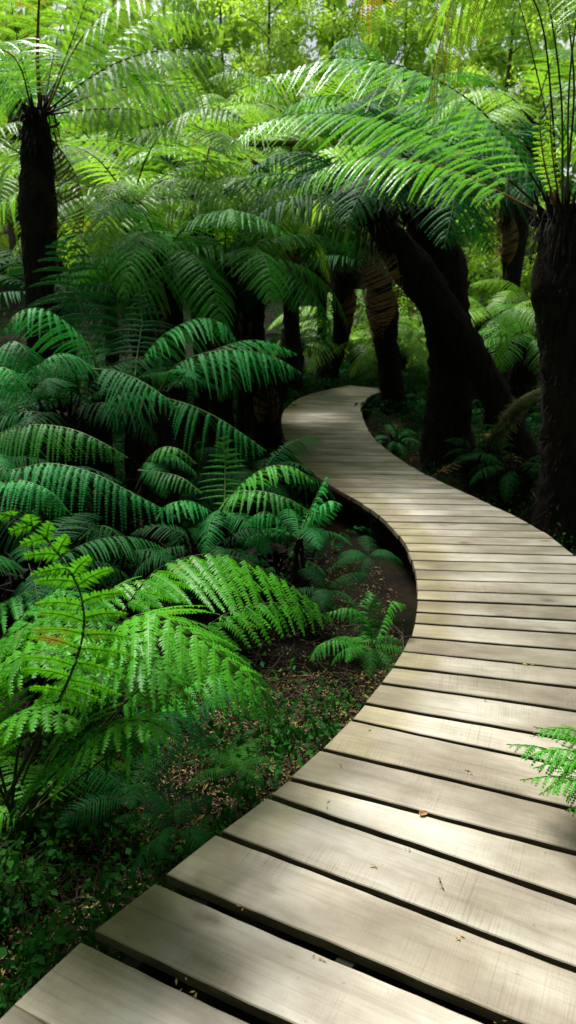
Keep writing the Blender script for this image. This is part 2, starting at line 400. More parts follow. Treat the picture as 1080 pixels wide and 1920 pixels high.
yref = [4.3, 5.2, 6.2, 8.0, 9.5, 10.5, 11.3, 12.3, 13.5, 16]; aref = [-4, -3, -3, -2, -1, -6, -16, -34, -48, -58]
while len(bounds) < 98:
    # advance perpendicular to the boards by one pitch
    p = lpt(s); ang = R(np.interp(p[1], yref, aref)); nn = np.array([-math.sin(ang), math.cos(ang)])
    s1 = s
    while s1 < sL[-1] and (lpt(s1) - p) @ nn < .136: s1 += .004
    s2 = s1
    while s2 < sL[-1] and (lpt(s2) - p) @ nn < .136 + .018: s2 += .002
    if s1 >= sL[-1] - .01 or lpt(s2)[1] > 12.75: break
    g2 = (lpt(s2)[1]); bounds.append((s1, s2, R(np.interp(g2, yref, aref) + random.uniform(-.4, .4)))); s = s2
def right_hit(p, d):
    # distance along d from p to the right-edge curve
    r = REP - p; cr = r[:, 0] * d[1] - r[:, 1] * d[0]; dt = r @ d
    ok = np.where(dt > .4)[0]
    if p[1] < 4.15 or len(ok) == 0: return None
    k = ok[np.argmin(abs(cr[ok]))]
    return dt[k] if abs(cr[k]) < .06 else None
TH = .032
def plank(p0, a0, p1, a1, i):
    d0 = np.array([math.cos(a0), math.sin(a0)]); d1 = np.array([math.cos(a1), math.sin(a1)])
    def ln(p, d):
        h = right_hit(p, d)
        if h is None: h = np.interp(p[1], [2.4, 4.2], [1.10, 1.03]) if p[1] < 6 else .98
        return min(h, 1.6 if p[1] < 10 else 1.02)
    jt = random.uniform(-.006, .006)
    q0 = p0 + d0 * (ln(p0, d0) + jt); q1 = p1 + d1 * (ln(p1, d1) + jt)
    p0 = p0 - d0 * jt; p1 = p1 - d1 * jt
    am = (a0 + a1) / 2; c, s_ = math.cos(-am), math.sin(-am); Rm = np.array([[c, -s_], [s_, c]]); org = p0
    A, Bq, Cq, D = [Rm @ (v - org) for v in (p0, q0, q1, p1)]
    # board as a long grid with slightly uneven edges, eased arrises
    n = 26 if p0[1] < 4.5 else 6
    u = np.linspace(0, 1, n)[:, None]; lo = A + (Bq - A) * u; hi = D + (Cq - D) * u
    if n > 10:
        ph = random.uniform(0, 9); X = u[:, 0] * 1.3
        lo[:, 1] += .0013 * np.sin(X * 9 + ph) + .0008 * np.sin(X * 31 + ph); hi[:, 1] += .0013 * np.sin(X * 7 + ph * 2) + .0008 * np.sin(X * 37)
    b = .003
    cupy = random.uniform(-.0015, .0015)
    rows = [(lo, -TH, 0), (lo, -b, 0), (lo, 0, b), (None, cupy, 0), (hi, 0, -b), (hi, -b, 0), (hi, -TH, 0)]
    V = []
    for base, z, dy in rows:
        w = ((lo + hi) / 2 if base is None else base).copy(); w[:, 1] += dy
        if abs(z) < .002: w[0, 0] += b; w[-1, 0] -= b
        V.append(np.column_stack([w, np.full(n, z)]))
    V = np.concatenate(V); Q = []
    m = len(rows)
    for r_ in range(m):
        r2 = (r_ + 1) % m; a = np.arange(n - 1)
        Q.append(np.stack([r_ * n + a, r_ * n + a + 1, r2 * n + a + 1, r2 * n + a], 1))
    Q = np.concatenate(Q)
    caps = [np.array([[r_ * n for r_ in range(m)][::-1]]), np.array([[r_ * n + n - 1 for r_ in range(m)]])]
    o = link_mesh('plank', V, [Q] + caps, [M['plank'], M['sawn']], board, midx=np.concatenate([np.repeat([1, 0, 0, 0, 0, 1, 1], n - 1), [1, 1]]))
    o.location = (org[0], org[1], random.uniform(-.0015, .0015)); o.rotation_euler = (random.uniform(-.003, .003), 0, am)
mids = []
for i in range(len(bounds) - 1):
    s0, a0 = bounds[i][1], bounds[i][2]; s1, a1 = bounds[i + 1][0], bounds[i + 1][2]
    plank(lpt(s0), a0, lpt(s1), a1, i)
    am = (a0 + a1) / 2; mids.append((lpt((s0 + s1) / 2), np.array([math.cos(am), math.sin(am)])))
def stringer(off):
    P = []
    for p, d in mids:
        h = right_hit(p, d) or (np.interp(p[1], [2.4, 4.2], [1.10, 1.03]) if p[1] < 6 else .98)
        o_ = off if off < .5 else h - (1 - off)
        P.append(p + d * (o_ if off != .5 else h / 2))
    P = catmull(np.array(P), 160); T = nrm(np.gradient(P, axis=0)); S = np.stack([T[:, 1], -T[:, 0]], 1)
    V = []
    for sx, z in ((-.022, -TH - .001), (.022, -TH - .001), (.022, -TH - .10), (-.022, -TH - .10)): V.append(np.column_stack([P + S * sx, np.full(len(P), z)]))
    V = np.concatenate(V); n = len(P); a = np.arange(n - 1)
    Q = np.concatenate([np.stack([k * n + a, k * n + a + 1, ((k + 1) % 4) * n + a + 1, ((k + 1) % 4) * n + a], 1) for k in range(4)])
    link_mesh('stringer', V, [Q], M['beam'], board)
    return P
SP = [stringer(.12), stringer(.5), stringer(1 - .12)]
for P in (SP[0], SP[2]):
    for k in range(6, 158, 14):
        x, y = P[k]; z0 = float(gz(x, y)) - .15; h = .045
        V = np.array([[x + sx * h, y + sy * h, z] for z in (z0, -TH - .102) for sx, sy in ((-1, -1), (1, -1), (1, 1), (-1, 1))])
        Q = np.array([[0, 1, 5, 4], [1, 2, 6, 5], [2, 3, 7, 6], [3, 0, 4, 7], [4, 5, 6, 7], [3, 2, 1, 0]])
        link_mesh('post', V, [Q], M['beam'], board)
def path_dist(x, y):
    """signed clearance from the boardwalk strip: >0 outside"""
    best = 9.
    for p, d in mids[::3]:
        v = np.array([x, y]) - p; u = v @ d; w = v @ np.array([-d[1], d[0]])
        if abs(w) < .35: best = min(best, max(-u, u - 1.05))
    return best

# ------------------------------------------------------------------ templates
templates('mid', M['mid'], M['gstem'], False)
templates('blue', M['blue'], M['gstem'], True)
templates('deep', M['deep'], M['stem'], False)
templates('warm', M['warm'], M['gstem'], False)
templates('yell', M['yell'], M['gstem'], False, 5)
templates('lime', M['lime'], M['gstem'], True)
templates('dead', M['dead'], M['rust'], False, 4, dict(droop=.9, fold=45, gapp=.25, pin=.35))
protos = [o for k in TPL for _, o in TPL[k]]

def px_frond(parent, org, pts, W, leaf, stem, **k):
    P = np.array([at(*q) for q in pts]) - np.array(org)
    P = catmull(P, 54)
    return make_frond(P, W, M[leaf], M[stem], parent, **k)

def frond_bases(c, r, root, seed):
    g = np.random.default_rng(seed + 900); B = Bag(); m = 34
    for i in range(m):
        a = i * 2.4 + g.uniform(-.3, .3); u = np.array([math.cos(a), math.sin(a), 0]); lo = g.uniform(0, 1)
        p0 = c + u * r * (1.15 - .75 * lo) + np.array([0, 0, -.10 + .12 * lo]); l = g.uniform(.08, .22) * (r / .18) ** .5; el = g.uniform(.5, 1.3)
        p2 = p0 + (u * math.cos(el) + np.array([0, 0, math.sin(el)])) * l
        B.add(*tube(np.array([p0 - u * r * .3, p0, (p0 + p2) / 2 + u * .01, p2]), np.array([.016, .014, .010, .006]) * (r / .18) ** .5, 5))
    m = 260; a = g.uniform(0, 2 * np.pi, m); u = np.stack([np.cos(a), np.sin(a), np.zeros(m)], 1); p0 = c + u * (r * 1.2) + np.array([0, 0, 1.0]) * g.uniform(-.28, .04, (m, 1))
    tip = p0 + u * g.uniform(.0, .07, (m, 1)) - np.array([0, 0, 1.0]) * g.uniform(.03, .22, (m, 1)); w = np.cross(u, [0, 0, 1.0]) * g.uniform(.002, .008, (m, 1))
    B.add(np.stack([p0 - w, p0 + w, tip + w * .3, tip - w * .3], 1).reshape(-1, 3), np.arange(m)[:, None] * 4 + np.array([[0, 1, 2, 3]]))
    B.build('frond_bases', [M['trunk']], root)

def tree_fern(crown, base, r, label, key='mid', n=14, L=2.2, group=None, heroes=(), erange=(15, 70), dead=3, az0=None, azspan=360, trunk=True, name='tree_fern', seed=0, cat='tree fern', shag=500, bend=(0, 0), wid=1.0, stubs=True, skirt=.35):
    """crown and base are world points; fronds radiate from the crown"""
    random.seed(seed * 13 + 5)
    crown = np.array(crown, float); base = np.array(base, float)
    root = empty(name, base, label=label, cat=cat, group=group)
    c = crown - base
    if trunk:
        mid_ = c * .5 + np.array([bend[0], bend[1], 0])
        trunk_mesh([np.array([0, 0, -.15]), c * .12, mid_, c * .92, c + np.array([0, 0, .03])], [r * 1.4, r * 1.1, r * .93, r * .98, r * 1.3, r * .7], root, M['trunk'], seed, shag=shag)
        frond_bases(c, r, root, seed)
    for h in heroes:
        h = dict(h); pts = h.pop('p'); W = h.pop('W'); leaf = h.pop('leaf', key if key in M else 'mid'); stem = h.pop('stem', 'stem')
        px_frond(root, base, pts, W, leaf, stem, **h)
    for i in range(n):
        az = (R(az0) if az0 is not None else 0) + R(azspan) * (i + random.uniform(-.3, .3)) / max(1, n)
        e = erange[0] + (erange[1] - erange[0]) * ((i * .618 + seed * .37) % 1)
        place_frond(key, root, L * random.uniform(.85, 1.1), az, e, loc=tuple(c + np.array([math.cos(az), math.sin(az), 0]) * r * .3), wid=wid)
    for i in range(dead):
        az = random.uniform(0, 2 * math.pi)
        o = place_frond('dead', root, L * .6, az, 40, loc=tuple(c - np.array([0, 0, .1])), wid=.6, tilt=-75)
    return root

exec_after = []
# ------------------------------------------------------------------ right tree fern (near)
cR = at(1062, 392, 5.45); bR = on(1062, 1010, -.32)
tree_fern(cR, (bR[0], bR[1], -.32), .185, 'thick black trunked tree fern at the right edge with long fronds arching left', key='mid', n=6, L=2.3, az0=-40, azspan=100, erange=(35, 65), dead=0, seed=3, shag=1600, heroes=[
    dict(p=[(1035, 385, 5.4), (960, 275, 5.15), (890, 195, 4.95), (800, 140, 4.8), (700, 112, 4.65), (600, 112, 4.55), (490, 155, 4.45)], W=.52, leaf='silver', fold=26, droop=.32, spacing=.058, roll=-8, seed=1, curl=.12, sweep=32),
    dict(p=[(1020, 392, 5.45), (940, 325, 5.4), (850, 270, 5.4), (750, 232, 5.35), (640, 212, 5.3), (520, 220, 5.25), (425, 270, 5.2)], W=.42, leaf='silver', fold=22, droop=.3, spacing=.056, seed=2, curl=.1, sweep=32),
    dict(p=[(1010, 396, 5.5), (930, 355, 5.6), (850, 318, 5.7), (760, 297, 5.8), (670, 295, 5.85), (590, 325, 5.9), (545, 370, 5.9)], W=.36, leaf='silver', stem='rust', fold=30, droop=.35, spacing=.056, seed=3, gapp=.05, sweep=30),
    # long upright fronds that arch over the top of the frame and hang back down
    dict(p=[(1045, 380, 5.4), (1035, 200, 5.1), (1010, 20, 4.7), (930, -80, 4.3), (860, -20, 4.0), (820, 100, 3.85), (800, 215, 3.8)], W=.42, leaf='gold', stem='stem', fold=12, droop=.3, spacing=.048, pin=.55, seed=5, roll=62, t0=.48, peak=.7),
    dict(p=[(1055, 380, 5.4), (1050, 150, 5.0), (1000, -90, 4.5), (880, -170, 4.1), (760, -110, 3.9), (690, -20, 3.8), (655, 80, 3.75)], W=.42, leaf='gold', stem='gstem', fold=12, droop=.35, spacing=.048, pin=.55, seed=6, roll=62, t0=.45, peak=.68),
    dict(p=[(1060, 380, 5.5), (1075, 120, 5.2), (1010, -150, 4.9), (850, -260, 4.7), (700, -200, 4.6), (600, -90, 4.5), (545, 30, 4.5)], W=.50, leaf='gold', stem='stem', fold=15, droop=.4, spacing=.048, pin=.55, seed=7, roll=62, t0=.42, peak=.66),
    dict(p=[(1065, 385, 5.5), (1068, 150, 5.0), (1100, -60, 4.4), (1140, -120, 4.0), (1110, -40, 3.7), (1050, 70, 3.5)], W=.30, leaf='warm', stem='gstem', fold=12, droop=.3, spacing=.055, seed=8, t0=.45, peak=.65),
    dict(p=[(1060, 385, 5.6), (1010, 150, 5.9), (960, -30, 6.1), (900, -60, 6.3), (840, 10, 6.5), (800, 120, 6.6)], W=.5, leaf='warm', stem='stem', fold=25, droop=.4, spacing=.065, seed=9, t0=.4, peak=.6),
    dict(p=[(1050, 388, 5.6), (1000, 300, 5.9), (950, 240, 6.1), (890, 220, 6.3), (820, 240, 6.5)], W=.45, leaf='mid', stem='stem', fold=20, droop=.4, spacing=.065, seed=10),
    dict(p=[(1040, 385, 5.3), (1018, 290, 5.15), (1012, 210, 5.1), (1020, 170, 5.1)], W=.07, leaf='warm', stem='rust', fold=10, droop=.2, spacing=.03, seed=11),
    dict(p=[(1050, 385, 5.3), (1035, 280, 5.2), (1032, 200, 5.15), (1040, 172, 5.15)], W=.06, leaf='warm', stem='rust', fold=10, droop=.2, spacing=.03, seed=12),
])

# ------------------------------------------------------------------ left tree fern
cL = at(68, 212, 6.5); bL = at(52, 640, 6.5); bL[2] = -.3
tree_fern(cL, bL, .118, 'dark slender tree fern at the left edge with fronds arching right below the bright canopy', key='mid', n=4, L=2.0, az0=70, azspan=130, erange=(45, 65), dead=2, seed=4, shag=1000, heroes=[
    dict(p=[(90, 205, 6.5), (160, 150, 6.35), (240, 108, 6.2), (330, 92, 6.1), (410, 110, 6.0), (475, 158, 5.95)], W=.42, leaf='warm', fold=38, droop=.6, spacing=.07, seed=21, curl=.2),
    dict(p=[(92, 210, 6.5), (180, 175, 6.6), (270, 158, 6.7), (350, 165, 6.8), (430, 192, 6.8)], W=.34, leaf='warm', fold=45, droop=.6, spacing=.07, seed=22),
    dict(p=[(95, 212, 6.5), (170, 204, 6.4), (250, 205, 6.3), (310, 230, 6.3), (345, 280, 6.3)], W=.30, leaf='warm', fold=35, droop=.5, spacing=.06, seed=23),
    dict(p=[(88, 205, 6.5), (140, 90, 6.3), (210, 10, 6.1), (290, -30, 6.0), (355, -5, 5.9), (385, 55, 5.85)], W=.48, leaf='warm', stem='rust', fold=25, droop=.5, spacing=.065, seed=24),
    dict(p=[(60, 208, 6.4), (40, 130, 5.9), (10, 95, 5.5), (-40, 100, 5.2), (-80, 150, 5.0)], W=.44, leaf='silver', fold=15, droop=.4, spacing=.045, roll=38, pin=.6, seed=25),
    dict(p=[(75, 205, 6.5), (70, 90, 6.3), (78, -60, 6.1), (100, -140, 5.6)], W=.35, leaf='warm', stem='rust', r0=.02, spacing=.065, seed=26, t0=.3),
    dict(p=[(85, 205, 6.5), (140, 60, 6.6), (185, -60, 6.6), (240, -130, 6.4)], W=.4, leaf='warm', fold=20, spacing=.07, seed=27, t0=.25),
    dict(p=[(65, 205, 6.5), (30, 60, 6.5), (10, -80, 6.4)], W=.35, leaf='warm', fold=20, spacing=.07, seed=28),
    dict(p=[(80, 206, 6.5), (110, 60, 6.9), (150, -60, 7.2)], W=.35, leaf='warm', fold=20, spacing=.07, seed=29, t0=.3),
    dict(p=[(90, 210, 6.5), (150, 170, 6.9), (230, 60, 7.3), (330, 20, 7.6), (430, 50, 7.8)], W=.4, leaf='warm', fold=20, spacing=.075, seed=30, droop=.5),
])

# ------------------------------------------------------------------ trunks in the middle
def mid_tree(px_c, Y, px_b, Yb, r, label, **k):
    c = at(*px_c, Y); b = on(*px_b, -.28) if Yb is None else at(*px_b, Yb); b[2] = float(gz(b[0], b[1])) if Yb else -.28
    return tree_fern(c, b, r, label, **k)
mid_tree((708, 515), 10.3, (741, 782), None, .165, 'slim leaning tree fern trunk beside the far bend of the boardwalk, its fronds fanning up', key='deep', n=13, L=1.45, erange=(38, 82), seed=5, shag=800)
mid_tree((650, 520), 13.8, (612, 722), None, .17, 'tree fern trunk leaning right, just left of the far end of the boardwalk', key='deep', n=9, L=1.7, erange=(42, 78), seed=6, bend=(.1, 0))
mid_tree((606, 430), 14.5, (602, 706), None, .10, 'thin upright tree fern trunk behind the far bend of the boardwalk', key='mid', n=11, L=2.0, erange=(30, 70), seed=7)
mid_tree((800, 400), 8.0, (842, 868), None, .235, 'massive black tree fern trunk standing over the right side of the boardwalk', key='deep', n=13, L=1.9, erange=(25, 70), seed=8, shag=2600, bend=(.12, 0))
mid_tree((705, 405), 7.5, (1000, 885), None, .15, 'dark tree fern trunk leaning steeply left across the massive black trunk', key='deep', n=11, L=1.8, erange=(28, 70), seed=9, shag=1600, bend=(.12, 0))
mid_tree((950, 380), 10.5, (952, 690), None, .06, 'thin pole like trunk rising behind the right hand fern thicket', key='deep', n=7, L=1.3, erange=(35, 70), seed=11, shag=120)
mid_tree((500, 690), 7.6, (498, 850), None, .17, 'short black tree fern stump among the ferns left of the far boardwalk', key='blue', n=5, L=.9, erange=(15, 60), seed=12, shag=260, az0=150, azspan=160)

# mossy log, branches
def log(pts, rad, label, cat, mat='moss', seed=0, name='fallen_log', shag=200):
    P = np.array(pts); o = empty(name, P[0], label=label, cat=cat)
    trunk_mesh(P - P[0], rad, o, M[mat], seed, k=18, shag=shag, shaglen=.06)
    return o
log([on(905, 872, -.28), at(960, 775, 7.0), at(1020, 735, 6.9), at(1100, 690, 6.9)], [.035, .05, .055, .06], 'mossy fallen log sloping up from the forest floor beside the right hand trunk', 'log', seed=3, shag=900)
log([at(262, 240, 8.2), at(330, 230, 8.3), at(390, 250, 8.4), at(440, 268, 8.5), at(560, 268, 8.9)], [.014, .02, .024, .028, .032], 'curved mossy branch reaching left above the bright ferns', 'branch', seed=4, name='mossy_branch', shag=600)
log([at(470, 300, 9.0), at(530, 335, 9.1), at(600, 350, 9.2), at(740, 395, 9.4)], [.02, .028, .034, .045], 'mossy branch sloping down behind the large arching right hand fronds', 'branch', seed=5, name='mossy_branch', shag=600)

# ------------------------------------------------------------------ hero ground ferns
def fern(org_px, Y, label, heroes, key='blue', n=6, L=.8, erange=(20, 65), az0=0, azspan=360, seed=0, z=None, dz=.0, r=.10, cat='fern'):
    random.seed(seed * 7 + 1)
    c = at(*org_px, Y); g = float(gz(c[0], c[1])); root = empty('fern', (c[0], c[1], g), label=label, cat=cat)
    cc = c - np.array([c[0], c[1], g])
    if cc[2] > .45:
        r = r * .45 if cc[2] < .9 else r; trunk_mesh([np.array([0, 0, -.1]), cc * .5, cc * .9, cc], [r * 1.3, r, r * .9, r * .5], root, M['trunk'], seed, shag=160, shaglen=.08, k=14, name='stump')
    for h in heroes:
        h = dict(h); pts = h.pop('p'); W = h.pop('W'); leaf = h.pop('leaf', key); stem = h.pop('stem', 'stem')
        px_frond(root, (c[0], c[1], g), pts, W, leaf, stem, **h)
    for i in range(n):
        az = R(az0) + R(azspan) * (i + random.uniform(-.3, .3)) / max(1, n)
        e = erange[0] + (erange[1] - erange[0]) * ((i * .618 + seed * .37) % 1)
        place_frond(key, root, L * random.uniform(.8, 1.1), az, e, loc=(cc[0], cc[1], max(.02, cc[2])), wid=1.1)
    return root

# mid left, top layer
fern((178, 700), 5.4, 'blue green fern at left whose lit frond arches left in a tight hoop', [
    dict(p=[(185, 700, 5.4), (165, 645, 5.3), (125, 605, 5.15), (78, 578, 5.0), (30, 588, 4.9), (5, 625, 4.85)], W=0.30, stem='gstem', fold=26, droop=.5, spacing=.042, seed=41),
    dict(p=[(190, 700, 5.45), (165, 620, 5.6), (140, 540, 5.7), (125, 465, 5.75), (120, 430, 5.7)], W=0.40, leaf='deep', stem='gstem', fold=5, droop=.3, spacing=.05, roll=0, seed=42, sweep=8),
    dict(p=[(185, 705, 5.3), (150, 672, 5.0), (118, 662, 4.8), (90, 672, 4.65), (62, 700, 4.55)], W=0.22, stem='gstem', fold=18, droop=.6, spacing=.038, seed=43),
], n=2, L=.55, az0=20, azspan=180, seed=41)
fern((250, 715), 5.2, 'blue green fern whose highest lit frond arches right beside the upright fan frond', [
    dict(p=[(250, 715, 5.2), (270, 668, 5.2), (310, 625, 5.2), (370, 597, 5.2), (420, 608, 5.15), (450, 648, 5.1)], W=0.31, stem='gstem', fold=18, droop=.45, spacing=.042, seed=44, roll=-8),
    dict(p=[(252, 712, 5.3), (258, 660, 5.5), (266, 600, 5.7), (262, 550, 5.8)], W=0.31, leaf='deep', stem='gstem', fold=5, droop=.3, spacing=.045, seed=45, sweep=8),
    dict(p=[(175, 690, 4.9), (215, 695, 4.75), (260, 712, 4.6), (300, 738, 4.5), (338, 768, 4.45)], W=0.22, stem='gstem', fold=22, droop=.45, spacing=.038, seed=46),
], n=2, L=.55, az0=-10, azspan=120, seed=42)
fern((300, 735), 5.0, 'blue green fern with two overlapping fronds reaching right towards the far boardwalk', [
    dict(p=[(300, 730, 5.0), (330, 685, 4.95), (390, 660, 4.9), (460, 657, 4.85), (520, 672, 4.8), (566, 700, 4.75)], W=0.29, stem='gstem', fold=30, droop=.5, spacing=.04, seed=47),
    dict(p=[(310, 735, 5.1), (370, 675, 5.4), (440, 642, 5.6), (500, 640, 5.7), (560, 665, 5.75)], W=0.27, stem='gstem', fold=18, droop=.4, spacing=.045, seed=48),
    dict(p=[(300, 740, 4.9), (250, 735, 4.7), (210, 745, 4.55), (185, 775, 4.5)], W=0.22, leaf='blue', stem='gstem', fold=28, droop=.6, spacing=.038, seed=49),
    dict(p=[(310, 745, 4.9), (360, 760, 4.7), (420, 790, 4.6), (500, 845, 4.5)], W=0.22, leaf='blue', stem='gstem', fold=23, droop=.7, spacing=.04, seed=50, gapp=.1),
], n=2, L=.55, az0=-60, azspan=90, seed=43)
fern((-40, 760), 4.6, 'blue fern cut by the left edge with fronds drooping beneath the hoop shaped one', [
    dict(p=[(-40, 750, 4.6), (-20, 680, 4.5), (20, 640, 4.4), (50, 660, 4.3), (60, 710, 4.25)], W=0.27, stem='gstem', fold=23, droop=.5, spacing=.042, seed=51),
    dict(p=[(-40, 750, 4.5), (-20, 700, 4.2), (10, 690, 4.1), (30, 720, 4.0), (30, 770, 3.95)], W=0.20, stem='gstem', fold=23, droop=.5, spacing=.04, seed=52),
], n=2, L=.55, az0=-20, azspan=80, seed=44)
# second layer
fern((-30, 880), 4.1, 'green fern at the left edge with one long bright frond sweeping right', [
    dict(p=[(-40, 860, 4.1), (0, 812, 4.0), (60, 796, 3.9), (130, 803, 3.8), (190, 828, 3.7), (240, 858, 3.65)], W=0.22, leaf='mid', stem='gstem', fold=30, droop=.55, spacing=.036, seed=53),
    dict(p=[(-40, 870, 3.9), (20, 880, 3.75), (90, 868, 3.65), (170, 885, 3.55), (250, 925, 3.45), (335, 970, 3.4)], W=0.24, leaf='blue', stem='gstem', fold=25, droop=.6, spacing=.036, seed=54),
    dict(p=[(-40, 875, 3.9), (0, 905, 3.6), (40, 900, 3.5), (90, 920, 3.4), (130, 960, 3.35)], W=0.19, leaf='blue', stem='gstem', fold=25, droop=.6, spacing=.036, seed=55),
], n=2, L=.55, az0=-40, azspan=100, seed=45)
fern((270, 870), 4.4, 'low green fern in the dark hollow left of the boardwalk', [
    dict(p=[(270, 870, 4.4), (300, 840, 4.3), (335, 842, 4.2), (370, 870, 4.15)], W=0.11, leaf='mid', stem='gstem', fold=25, spacing=.03, seed=56),
    dict(p=[(260, 880, 4.3), (300, 885, 4.2), (340, 895, 4.1), (380, 925, 4.0)], W=0.11, leaf='mid', stem='gstem', fold=25, spacing=.03, seed=57),
], n=3, L=.4, az0=-60, azspan=100, seed=46)
fern((418, 965), 4.1, 'small fern with one upright brightly lit triangular frond', [
    dict(p=[(420, 965, 4.2), (422, 920, 4.3), (422, 865, 4.4), (420, 812, 4.45)], W=0.18, leaf='mid', stem='gstem', fold=0, droop=.12, spacing=.034, seed=58, sweep=2, peak=.3, pin=.36),
    dict(p=[(415, 965, 4.1), (450, 910, 4.05), (500, 876, 4.0), (550, 876, 3.95), (590, 905, 3.9)], W=0.17, leaf='mid', stem='gstem', fold=18, spacing=.032, seed=59, droop=.4),
    dict(p=[(410, 965, 4.0), (430, 930, 3.8), (480, 920, 3.7), (540, 935, 3.6), (590, 965, 3.55)], W=0.16, leaf='mid', stem='gstem', fold=18, spacing=.032, seed=60, droop=.4),
    dict(p=[(405, 965, 4.0), (360, 940, 3.9), (320, 945, 3.8), (290, 975, 3.75)], W=0.15, leaf='blue', stem='gstem', fold=18, spacing=.032, seed=61),
], n=2, L=.55, az0=-120, azspan=200, seed=47)
fern((560, 1010), 4.0, 'feathery blue green fern overhanging the edge of the boardwalk at its second bend', [
    dict(p=[(560, 1010, 4.0), (580, 960, 4.0), (600, 915, 4.0), (612, 890, 4.0)], W=0.16, stem='gstem', fold=15, droop=.5, spacing=.03, seed=62),
    dict(p=[(560, 1010, 4.0), (585, 965, 3.95), (615, 940, 3.9), (640, 945, 3.85)], W=0.15, stem='gstem', fold=15, droop=.5, spacing=.03, seed=63),
    dict(p=[(555, 1010, 3.95), (520, 970, 3.9), (490, 960, 3.85), (455, 985, 3.8)], W=0.15, stem='gstem', fold=25, droop=.5, spacing=.03, seed=64),
], n=5, L=.42, az0=-60, azspan=260, seed=48)
fern((230, 1040), 3.6, 'dark blue green fern in the shade below the bright left hand fronds', [
    dict(p=[(150, 1010, 3.5), (190, 985, 3.45), (230, 1010, 3.4), (262, 1055, 3.35)], W=0.15, stem='gstem', fold=20, droop=.5, spacing=.03, seed=65),
], n=2, L=.55, az0=0, azspan=360, seed=49, key='deep')
